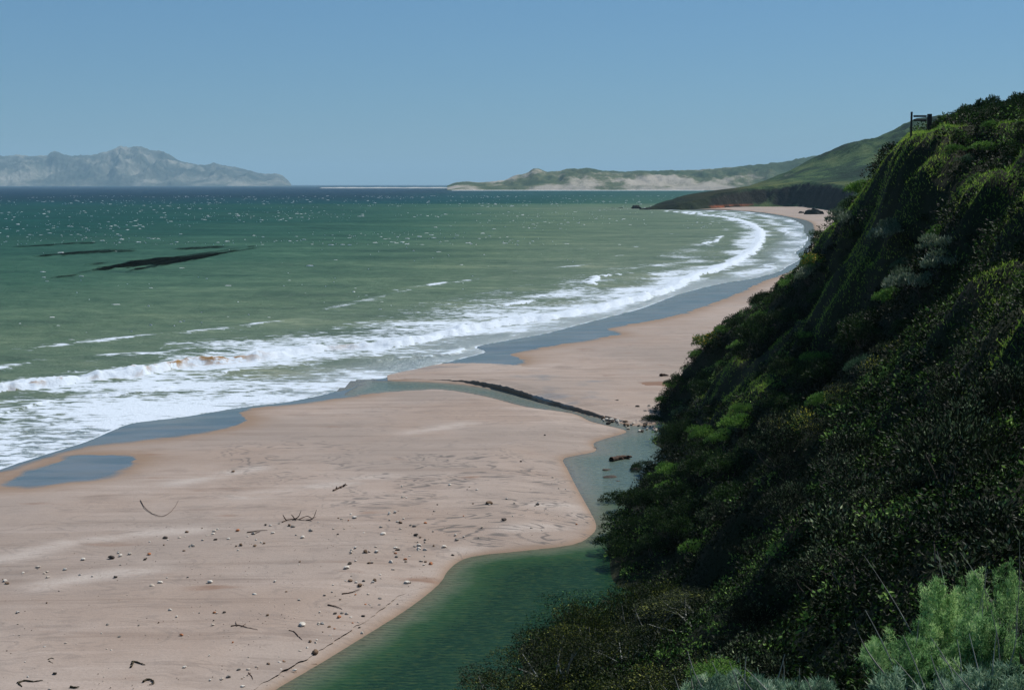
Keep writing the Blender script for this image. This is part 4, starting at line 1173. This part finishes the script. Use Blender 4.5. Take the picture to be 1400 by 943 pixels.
# ------------------------------------------------------------------ feathery bushes by the camera
def plume_bush(name, label, loc, nplume, spread, height, seed, group=None, stem_n=8, mat=L_FEATH, needle=(0.04, 0.0055), nn=130, lean=(0, 0)):
    r = np.random.default_rng(seed)
    t = empty(name, loc); tag(t, label, 'shrub', group)
    C_, D_, paths = [], [], []
    for k in range(nplume):
        if k % 14 == 0: a0_, r0_, h0_ = r.uniform(0, 2 * np.pi), spread * math.sqrt(r.random()), r.uniform(0.6, 1.1)
        tx_, ty_ = r0_ * math.cos(a0_) + r.normal(0, 0.07), r0_ * math.sin(a0_) + r.normal(0, 0.07)
        a = math.atan2(ty_, tx_); rr = min(math.hypot(tx_, ty_), spread * 1.1)
        tip = np.array([rr * math.cos(a) + lean[0], rr * math.sin(a) + lean[1], height * (1 - 0.45 * (rr / spread) ** 2) * h0_ * r.uniform(0.85, 1.08)])
        root = np.array([tip[0] * 0.25, tip[1] * 0.25, -0.1])
        ctrl = root * 0.4 + tip * 0.6 + np.array([tip[0] * 0.25, tip[1] * 0.25, 0.12 * height])
        tt = np.linspace(0, 1, 9)[:, None]
        cur = (1 - tt) ** 2 * root + 2 * (1 - tt) * tt * ctrl + tt ** 2 * tip
        if k < stem_n * 4: paths.append((cur, 0.006 * (1 - 0.7 * tt[:, 0])))
        u = 1 - r.random(nn) ** 1.6 * 0.55
        pts = np.stack([np.interp(u, tt[:, 0], cur[:, i]) for i in range(3)], 1)
        dirn = unit(cur[-1] - cur[-3])[None]
        wid = 0.038 * (1.12 - u)[:, None] + 0.006
        C_.append(pts + r.normal(size=(nn, 3)) * wid)
        D_.append(dirn * 0.9 + r.normal(size=(nn, 3)) * 0.6)
    c_ = np.concatenate(C_); d_ = np.concatenate(D_)
    n = len(c_)
    V, F = leaf_quads(c_, d_, needle[0] * r.uniform(0.6, 1.3, n), needle[1] * r.uniform(0.7, 1.3, n), r)
    tone = np.clip(np.repeat(r.random(nplume), nn) * 0.6 + r.random(n) * 0.5 - 0.05, 0, 1)
    make_mesh('foliage', V, F, mat, parent=t, face_col=tone)
    for k in range(stem_n // 2):
        a = r.uniform(0, 2 * np.pi)
        tip = np.array([math.cos(a) * spread * r.uniform(0.5, 1.0) - 0.15, math.sin(a) * spread * 0.5, height * r.uniform(1.1, 1.4)])
        tt = np.linspace(0, 1, 9)
        cur = tip[None] * tt[:, None] + np.column_stack([np.sin(tt * 3) * r.normal(0, 0.07), np.sin(tt * 2.5) * r.normal(0, 0.07), np.zeros(9)])
        paths.append((cur, 0.008 * (1 - 0.8 * tt)))
    sv, sf = tube_arrays(paths, 4)
    make_mesh('stem', sv, sf, PALEBARK, parent=t, smooth=True)
    return t

for px, py, y, spd, hg, npl, lab, sd_ in [(1290, 815, 11.5, 0.62, 0.85, 200, 'feathery green bush with a single orange flower on the close slope', 1), (1385, 775, 12.5, 0.62, 0.9, 180, 'tallest feathery green bush at the edge of the close slope', 2), (1360, 850, 9.8, 0.5, 0.6, 150, 'feathery bush between the orange flowered one and the grey twigged one', 3),
                                         (1240, 860, 10.0, 0.4, 0.5, 110, 'small feathery bush low beside the dark gully', 4), (1290, 915, 7.6, 0.42, 0.42, 170, 'grey green feathery bush with pale bare twigs below the orange flower', 5), (1375, 925, 7.2, 0.42, 0.42, 150, 'grey green feathery bush on the slope close to the viewer', 6),
                                         (1030, 925, 8.4, 0.34, 0.40, 150, 'grey feathery bush with curling pale stems above the thicket', 7), (970, 935, 8.6, 0.26, 0.34, 90, 'small grey feathery bush with a few bare pale stems', 8), (1095, 940, 8.0, 0.28, 0.3, 90, 'low grey bush with thin pale stems at the brink of the gully', 9)]:
    p_ = dpt(px, py - (8 if sd_ >= 5 else 0), y); g_ = float(bluff_h(p_[0], y))
    hh_ = max(hg, p_[2] - g_ + 0.02)
    grey = sd_ >= 5
    o = plume_bush('feathery_bush', lab, (p_[0], p_[1], p_[2] - hg), npl, spd, hg, 1000 + sd_, 'feathery bushes on the close slope', mat=L_GREY if grey else L_FEATH, stem_n=10 if grey else 6)
    if sd_ == 1:
        r = np.random.default_rng(5)
        fv, ff = leaf_quads(np.array([[0.08, -0.35, 0.66]]) + r.normal(size=(26, 3)) * 0.012, r.normal(size=(26, 3)), np.full(26, 0.03), np.full(26, 0.02), r)
        make_mesh('flower', fv, ff, FLOWER_O, parent=o)
    # a rooted mound of close leaves under the bush fills the slope
p_ = dpt(985, 885, 13.0)
add_proto('lowgreen', 1, 950, name='bright_green_bush', label='x', cat='shrub', n=4200, rx=0.55, rz=0.7, m=14, leaf=(0.035, 0.018), mat=L_GREEN)
place('lowgreen', p_[0], p_[1], 'small bright green bush between the thicket and the grey feathery bush', None, 0.7, sz=0.5, z=p_[2] - 0.45)

# ------------------------------------------------------------------ fence on the brow
WOOD = simple_mat('weathered_wood', (0.055, 0.048, 0.04), 0.9, 0.25, 3)
def boxV(cx, cy_, cz, sx_, sy_, sz2, bev=0.012):
    import bmesh
    bm = bmesh.new(); bmesh.ops.create_cube(bm, size=1)
    for v_ in bm.verts: v_.co = (v_.co.x * sx_, v_.co.y * sy_, v_.co.z * sz2)
    bmesh.ops.bevel(bm, geom=bm.edges[:], offset=bev, segments=1, affect='EDGES')
    for v_ in bm.verts: v_.co += Vector((cx, cy_, cz + rnd.gauss(0, 0.004)))
    return bm
def bm_obj(name, bm, mat, parent):
    me = bpy.data.meshes.new(name); bm.to_mesh(me); bm.free(); me.materials.append(mat)
    o = bpy.data.objects.new(name, me); C.objects.link(o); o.parent = parent
    return o
YF = 86.0
a0 = dpt(1246.5, 153, YF); a1 = dpt(1271, 156, YF); r0 = dpt(1246.5, 159, YF); r1 = dpt(1246.5, 164.5, YF)
gf = min(float(bluff_h(a0[0], YF)), float(bluff_h(a1[0], YF))) - 0.3
fe = empty('wooden_fence', (a0[0], YF, gf)); tag(fe, 'short dark wooden rail fence section standing on the brow of the bluff', 'fence')
w_ = a1[0] - a0[0]
bm_obj('post', boxV(0, 0, (a0[2] - gf) / 2, 0.10, 0.12, a0[2] - gf), WOOD, fe)
bm_obj('post', boxV(w_, 0, (a1[2] - gf) / 2, 0.24, 0.22, a1[2] - gf), WOOD, fe)
bm_obj('rail', boxV(w_ / 2 - 0.03, 0, r0[2] - gf, w_ - 0.29, 0.06, 0.11), WOOD, fe)
bm_obj('rail', boxV(w_ / 2 - 0.03, 0, r1[2] - gf, w_ - 0.29, 0.06, 0.11), WOOD, fe)
wv, wf = tube_arrays([(np.array([[w_ + 0.1, 0, a1[2] - gf - 0.15], [w_ + 1.5, 0.6, a1[2] - gf - 0.2], [w_ + 4, 1.5, a1[2] - gf - 0.05]]), np.full(3, 0.008))], 4)
make_mesh('wire', wv, wf, WOOD, parent=fe)

# ------------------------------------------------------------------ stones
def stone_mesh(seed, flat=0.6, rough_=0.25, sub=3):
    import bmesh
    bm = bmesh.new(); bmesh.ops.create_icosphere(bm, subdivisions=sub, radius=0.5)
    V = np.array([v_.co for v_ in bm.verts]); r = np.random.default_rng(seed)
    for k in range(7):
        n_ = unit(r.normal(size=3)); dcut = r.uniform(0.28, 0.42)
        over = np.clip(V @ n_ - dcut, 0, None); V = V - over[:, None] * n_ * 0.9
    V *= 1 + rough_ * 0.5 * gnoise(V[:, 0] * 4 + seed, V[:, 1] * 4 + V[:, 2] * 3, 3)[:, None]
    V = V * np.array([1, r.uniform(0.6, 0.95), flat * r.uniform(0.8, 1.1)])
    F = np.array([[v_.index for v_ in f.verts] for f in bm.faces]); bm.free()
    return V, F
STONE_COL = {'white': (0.62, 0.58, 0.52), 'pale': (0.46, 0.40, 0.34), 'grey': (0.22, 0.20, 0.18), 'dark': (0.055, 0.045, 0.038), 'brown': (0.17, 0.11, 0.07), 'orange': (0.42, 0.17, 0.08)}
STONE_M = {k: simple_mat(k + '_stone', v, 0.85, 0.14, 5, 0.2, 0.5) for k, v in STONE_COL.items()}
S_ME = {}
for k in STONE_COL:
    S_ME[k] = []
    for j in range(4):
        V, F = stone_mesh(20 * j + len(k), 0.62 if k != 'dark' else 0.5)
        o = make_mesh('stone', V, F, STONE_M[k]); S_ME[k].append(o.data); bpy.data.objects.remove(o)
def stone(px, py, w_px, col, label, group=None, name='stone', hs=1.0, P=None):
    p_ = G(px, py)[0] if P is None else P
    dist = math.hypot(p_[1], H)
    s = 1.35 * w_px / F_PX * dist
    o = bpy.data.objects.new(name, rnd.choice(S_ME[col])); C.objects.link(o)
    o.location = (p_[0], p_[1], p_[2] + s * 0.16 * hs)
    o.scale = (s, s * rnd.uniform(0.8, 1.1), s * hs * rnd.uniform(0.85, 1.15)); o.rotation_euler = (rnd.gauss(0, 0.1), rnd.gauss(0, 0.1), rnd.uniform(0, 6.28))
    return tag(o, label, 'stone' if name == 'stone' else 'rock', group)

single = [(431, 893, 12, 'brown', 'rounded brown boulder half buried beside the stream ledge'), (478, 771, 10, 'dark', 'black angular stone lying against a white one'), (474, 777, 9, 'white', 'white flat stone in front of the black angular stone'), (219, 797, 7, 'white', 'white stone lying apart on the open smooth sand'), (208, 801, 6, 'pale', 'small pale stone next to the lone white stone on open sand'),
          (287, 796, 7, 'white', 'flat white stone alone on the smooth sand beside the lone pair'), (348, 813, 6, 'white', 'small white stone on the smooth sand short of the scattered stones'), (413, 855, 10, 'white', 'long white stone near the stream ledge'), (441, 853, 6, 'white', 'white stone beside the long white one'), (464, 844, 8, 'orange', 'orange brown stone near the stream ledge'), (458, 839, 8, 'dark', 'dark stone touching the orange brown one'),
          (492, 801, 8, 'brown', 'mossy brown stone in the middle of the scattered stones'), (500, 755, 8, 'brown', 'tan stone with a white one beside it'), (515, 755, 7, 'white', 'white stone right of the tan one'), (524, 731, 8, 'white', 'largest white stone at the upper edge of the stone scatter'), (544, 752, 8, 'dark', 'dark flat stone on the upper stone scatter'), (541, 757, 5, 'orange', 'small rust red stone below the dark flat stone'),
          (534, 769, 7, 'white', 'white stone below the rust red stone'), (556, 797, 8, 'white', 'white stone on the sloping bank above the water'), (589, 771, 6, 'orange', 'rust coloured stone on the bank above the stream corner'), (607, 748, 7, 'white', 'white stone at the corner of the stream bank'), (619, 759, 6, 'dark', 'dark stone at the corner of the stream bank'), (226, 736, 10, 'dark', 'dark brown lump at the start of the wrack line'), (295, 738, 8, 'dark', 'dark lump in the middle of the wrack line'), (152, 763, 12, 'dark', 'long dark lump in the wrack line toward the sea'),
          (325, 726, 7, 'orange', 'orange stone on the wrack line'), (204, 758, 6, 'orange', 'small orange stone at the seaward end of the wrack line'), (414, 735, 7, 'white', 'white stone under the driftwood branch'), (485, 708, 6, 'white', 'white stone inland of the driftwood branch'), (158, 789, 8, 'dark', 'dark stone alone on the smooth sand below the wrack line'), (10, 798, 6, 'brown', 'brown stone at the seaward side of the smooth sand'), (52, 776, 7, 'pale', 'pale stone at the pale sand streak'),
          (75, 921, 9, 'dark', 'black lump on the sand above the kelp strand'), (385, 916, 6, 'white', 'white pebble on the damp bank below the ledge'), (403, 917, 6, 'white', 'tall white pebble on the damp bank'), (495, 866, 5, 'white', 'white pebble at the foot of the stream ledge'), (147, 854, 6, 'grey', 'grey stone with a shadow on the open sand'), (190, 855, 6, 'grey', 'grey stone twin on the open sand'), (163, 871, 7, 'grey', 'flat grey stone below the twin grey stones'), (248, 868, 5, 'orange', 'small orange pebble on the open sand'), (252, 912, 5, 'white', 'white pebble on the sand near the brown kelp curl'),
          (669, 689, 9, 'brown', 'dark elongated stone on the streaked sand spit'), (735, 690, 7, 'dark', 'dark stone on the spit near the pool'), (689, 711, 10, 'dark', 'flat dark stick shaped stone on the streaked sand'), (745, 595, 5, 'dark', 'lone dark stone on smooth sand near the scarp'), (712, 631, 5, 'dark', 'dark stone on the sand beside the pool'), (598, 690, 4, 'dark', 'tiny dark stone at the edge of the streaked sand'), (319, 645, 5, 'brown', 'lone brown stone on the seaward sand')]
for a in single: stone(a[0], a[1], a[2] * (0.62 if a[3] in ('dark', 'grey') else 0.85), a[3], a[4])
cols = ['white'] * 8 + ['pale'] * 9 + ['grey'] * 3 + ['dark'] * 2 + ['brown'] * 4 + ['orange']
TXT = {'white': ('small white pebble', 'white pebbles'), 'pale': ('small buff pebble', 'buff pebbles'), 'grey': ('small grey pebble', 'grey pebbles'), 'dark': ('small blackish pebble', 'blackish pebbles'), 'brown': ('small brown pebble', 'brown pebbles'), 'orange': ('small rusty pebble', 'rusty pebbles')}
def zone(n, poly, wmin, wmax, where):
    poly = np.array(poly, float); k = 0
    while k < n:
        q = np.array([rnd.uniform(poly[:, 0].min(), poly[:, 0].max()), rnd.uniform(poly[:, 1].min(), poly[:, 1].max())])
        if not inside(q[None], poly)[0]: continue
        c_ = rnd.choice(cols)
        stone(q[0], q[1], wmin + (wmax - wmin) * rnd.random() ** 2.2, c_, f'{TXT[c_][0]} {where}', f'{TXT[c_][1]} {where}'); k += 1
zone(80, [(440, 700), (540, 700), (640, 735), (600, 775), (540, 810), (470, 850), (430, 840), (470, 760)], 2.5, 6.5, 'in the stone scatter above the stream bend')
zone(55, [(0, 790), (150, 750), (300, 715), (440, 705), (450, 740), (300, 755), (150, 785), (20, 810)], 2.5, 6, 'along the wrack line')
zone(40, [(430, 850), (540, 810), (560, 815), (460, 880), (380, 930), (330, 943), (300, 930)], 2.5, 6, 'beside the low stream ledge')
zone(40, [(0, 810), (420, 760), (420, 850), (300, 943), (0, 943)], 2.2, 4.5, 'on the open smooth sand')
zone(24, [(540, 650), (790, 650), (800, 730), (640, 735), (540, 700)], 2.2, 4.5, 'on the streaked sand spit')

# shell and pebble grit too fine to count
Vp, Fp, b = [], [], 0
sv_, sf_ = stone_mesh(77, 0.5, 0.3, 1)
grit = [((440, 690), (640, 830), 420), ((0, 715), (450, 800), 330), ((300, 820), (560, 943), 300), ((0, 800), (420, 943), 260), ((540, 640), (800, 740), 160)]
for (xa, ya), (xb, yb), n_ in grit:
    q = G(rng.uniform(xa, xb, n_), rng.uniform(ya, yb, n_))
    q = q[poly_sd(q[:, :2], stream_poly) < -0.3]
    for p_ in q:
        k_ = rng.uniform(0.025, 0.085); a_ = rng.uniform(0, 6.28); ca, sa = math.cos(a_), math.sin(a_)
        v_ = sv_ * k_; Vp.append(np.column_stack([v_[:, 0] * ca - v_[:, 1] * sa, v_[:, 0] * sa + v_[:, 1] * ca, v_[:, 2]]) + p_ + [0, 0, k_ * 0.12]); Fp.append(sf_ + b); b += len(sv_)
M = Mat('grit'); vv = M.attr('vary')
GRIT = M.done(M.n('BsdfDiffuse', Color=M.ramp(vv, [(0, (0.05, 0.04, 0.03)), (0.3, (0.16, 0.11, 0.08)), (0.55, (0.30, 0.25, 0.2)), (1, (0.6, 0.56, 0.5))])))
tag(make_mesh('pebbles', np.concatenate(Vp), np.concatenate(Fp), GRIT, face_col=np.repeat(rng.random(len(Vp)), len(sf_))), 'fine shell and pebble grit strewn on the sand', kind='stuff')

# cobbles where the stream leaves the pool
COB = [(843, 550, 7, 'dark'), (835, 557, 5, 'dark'), (857, 557, 6, 'dark'), (871, 558, 7, 'dark'), (876, 560, 4, 'dark'), (881, 563, 6, 'grey'), (887, 557, 6, 'grey'), (850, 552, 3, 'brown')]
for px, py, w_p, c_ in COB: stone(px, py, w_p, c_, f'{"dark" if c_ == "dark" else "grey"} cobble on the dry sand above the creek mouth', 'cobbles above the creek mouth')
for k in range(85):
    t = rnd.random()
    px = 826 + 74 * t + rnd.gauss(0, 3); py = 571 + 12 * t + rnd.gauss(0, 3.2 + 2.5 * t)
    c_ = rnd.choice(['dark', 'dark', 'grey', 'pale', 'brown', 'pale', 'white'])
    stone(px, py, rnd.uniform(2.5, 6.5), c_, f'{c_} cobble packed in the creek mouth at the foot of the bluff', f'{c_} cobbles in the creek mouth', P=np.append(gpt(px, py, 0.08), 0.08))

# boulders on the far beach and rocks off the point
ROCK = simple_mat('dark_rock', (0.022, 0.026, 0.024), 0.9, 0.25, 2, 0.1, 0.6)
def rock(px, py, w_px, h_px, label, seed, dy=1.0, z0=-0.2):
    q = gpt(px, py, 0.2)
    s = w_px / F_PX * q[1]; hgt = h_px / F_PX * q[1]
    V, F = stone_mesh(seed, 1.0, 0.9, 4)
    V = V * np.array([s, s * dy, hgt * 1.5]); V[:, 2] += hgt * 0.3
    V += 0.10 * min(hgt, 3) * fbm(V[:, 0] * 2 / s * 3, V[:, 2] * 3 / hgt + V[:, 1] / s, 4, seed)[:, None]
    return tag(make_mesh('rock', V, F, ROCK, loc=(q[0], q[1], z0)), label, 'rock')
rock(1112, 293.5, 27, 9, 'large dark boulder on the far beach under the cliff', 31)
rock(1095, 292, 9, 3.5, 'small dark rock beside the large boulder on the far beach', 33)
rock(868, 285, 15, 5, 'dark flat topped rock off the tip of the point', 35, 1.5)
rock(882, 286.3, 14, 2.6, 'low dark reef between the flat topped rock and the point', 37, 1.5)
rock(848, 284.2, 8, 0.9, 'tiny wave washed rock farthest off the point', 39, 1.2)
rock(838, 283.9, 6, 0.6, 'sliver of rock awash beyond the tiny rock', 41)
rock(898, 285.6, 16, 4.5, 'dark rock shelf joining the point', 43, 1.6)

# ------------------------------------------------------------------ driftwood and wrack
DRIFT = simple_mat('driftwood', (0.085, 0.055, 0.042), 0.9, 0.2, 4)
WRACK = simple_mat('dry_kelp', (0.05, 0.038, 0.018), 0.7, 0.25, 3)
def drift(name, label, cat, paths_px, r_m, z_off=0.03, mat=None, arch=0.0, wig=0.02):
    """thin branches through photo points: each point (px, py, height above sand)"""
    base = None; paths = []
    for pl in paths_px:
        pts = []
        for px, py, hgt in pl:
            g_ = G(px, py)[0] if hgt == 0 else None
            if g_ is not None: g_[2] = max(g_[2], ZS)
            if g_ is None:
                # raised tip: same ground depth as the previous point, higher
                prev = pts[-1]; q = dpt(px, py, prev[1]); g_ = np.array([q[0], q[1], q[2]])
                pts.append(g_); continue
            pts.append(g_ + [0, 0, z_off])
        pts = catmull(np.array(pts), 6)
        pts = pts + np.column_stack([gnoise(np.arange(len(pts)) * 0.7, np.full(len(pts), k_ + 0.3), 3) * wig for k_ in range(3)])
        paths.append((pts, r_m * (1 - 0.7 * np.linspace(0, 1, len(pts)) ** 1.3)))
    b0 = paths[0][0][0].copy(); b0[2] -= z_off
    V, F = tube_arrays([(p_ - b0, r_) for p_, r_ in paths], 6)
    return tag(make_mesh(name, V, F, mat or DRIFT, smooth=True, loc=tuple(b0)), label, cat)
drift('curved_stick', 'long thin stick bent like a bow on the seaward sand', 'stick', [[(192, 684, 0), (198, 694, 0), (208, 702, 0), (221, 706, 0), (232, 701, 0), (240, 692, 0), (244, 684, 0)]], 0.022)
drift('driftwood_branch', 'dry forked driftwood branch with twigs sticking up by the wrack line', 'driftwood', [[(386, 714, 0), (394, 711, 0), (404, 710, 0), (418, 712, 0), (432, 707, 0)], [(400, 711, 0), (408, 706, 1), (412, 697, 1)], [(418, 712, 0), (428, 708, 1), (433, 696, 1)], [(392, 712, 0), (388, 706, 1), (387, 703, 1)], [(404, 711, 0), (400, 705, 1), (398, 703, 1)], [(410, 710, 0), (420, 706, 0), (428, 710, 0)]], 0.04)
drift('leafy_sprig', 'dark leafy sprig lying alone on the middle of the sand bar', 'sprig', [[(456, 671, 0), (462, 668, 0), (468, 665, 0), (474, 663, 0)], [(460, 669, 0), (460, 665, 1)], [(466, 667, 0), (470, 663, 0)], [(470, 665, 0), (472, 661, 1)]], 0.07, wig=0.05)
drift('twig', 'thin twig with a green knot lying on smooth sand', 'twig', [[(316, 856, 0), (326, 855, 0), (338, 858, 0), (352, 861, 0)], [(324, 856, 0), (322, 850, 0)], [(330, 857, 0), (336, 853, 0)]], 0.028)
drift('kelp_strand', 'long brown kelp strand at the lower edge of the sand', 'kelp', [[(24, 934, 0), (34, 931, 0), (46, 932, 0), (58, 930, 0)], [(26, 935, 0), (30, 939, 0)], [(33, 931, 0), (36, 929, 1)]], 0.05, mat=WRACK)
drift('kelp_strand', 'brown kelp strand with a clumped end on the open sand', 'kelp', [[(180, 908, 0), (184, 905, 0), (192, 907, 0), (198, 909, 0)], [(181, 905, 0), (183, 903, 1)], [(179, 912, 0), (182, 908, 0)]], 0.05, mat=WRACK)
drift('kelp_strand', 'curled loop of brown kelp on the lower sand', 'kelp', [[(196, 932, 0), (201, 929, 0), (208, 930, 0), (210, 934, 0), (204, 936, 0)]], 0.045, mat=WRACK)
drift('kelp_strand', 'small brown kelp hook on the open sand', 'kelp', [[(66, 902, 0), (70, 900, 0), (74, 901, 0)], [(67, 904, 0), (72, 907, 0)]], 0.028, mat=WRACK)
drift('kelp_strand', 'short dark kelp scrap beside the white pebble at the lower edge', 'kelp', [[(96, 939, 0), (103, 940, 0), (109, 939, 0)]], 0.05, mat=WRACK)
drift('twig', 'crooked twig stuck in the sand near the stream ledge', 'twig', [[(395, 862, 0), (402, 864, 0), (408, 870, 0), (413, 875, 0)]], 0.03)
drift('twig', 'dark twig among the stones by the ledge', 'twig', [[(468, 812, 0), (480, 810, 0), (492, 806, 0)]], 0.035)
drift('twig', 'dark straight twig across the upper stone scatter', 'twig', [[(448, 827, 0), (458, 829, 0), (468, 833, 0)]], 0.035)
drift('twig', 'pair of thin sticks on the wrack line', 'twig', [[(338, 728, 0), (352, 726, 0), (366, 725, 0)], [(344, 730, 0), (356, 727, 0)]], 0.035)
drift('twig', 'forked stick on the damp bank close to the water', 'twig', [[(340, 920, 0), (344, 925, 0), (346, 929, 0)], [(338, 924, 0), (343, 920, 0)]], 0.03)
drift('driftwood_log', 'dark driftwood log with an upright root on the upper beach', 'driftwood', [[(903, 514, 0), (908, 513.5, 0), (914, 514.5, 0)], [(904, 514, 0), (905, 510.5, 1)], [(905, 514, 0), (908, 512, 1)]], 0.16, 0.1)
# snag and mud humps in the pool
drift('dead_snag', 'dark dead snag poking up from the shallow pool', 'driftwood', [[(836, 640, 0), (846, 638, 0), (856, 637, 0), (863, 637, 0)], [(857, 638, 0), (860, 632, 1), (861, 630, 1)], [(848, 638, 0), (856, 634, 1)]], 0.22, 0.12, wig=0.06)
for px, py, w_p, lab in [(830, 642, 12, 'low dark hump seaward of the snag in the pool'), (834, 652, 16, 'dark hump in the pool in front of the snag'), (845, 657, 6, 'tiny dark hump in the pool'), (869, 641, 14, 'dark hump in the pool against the bluff'), (812, 612, 8, 'dark hump at the head of the pool')]:
    stone(px, py, w_p, 'dark', lab, None, 'mud_hump', 0.28, P=np.append(gpt(px, py, 0.06), 0.04))
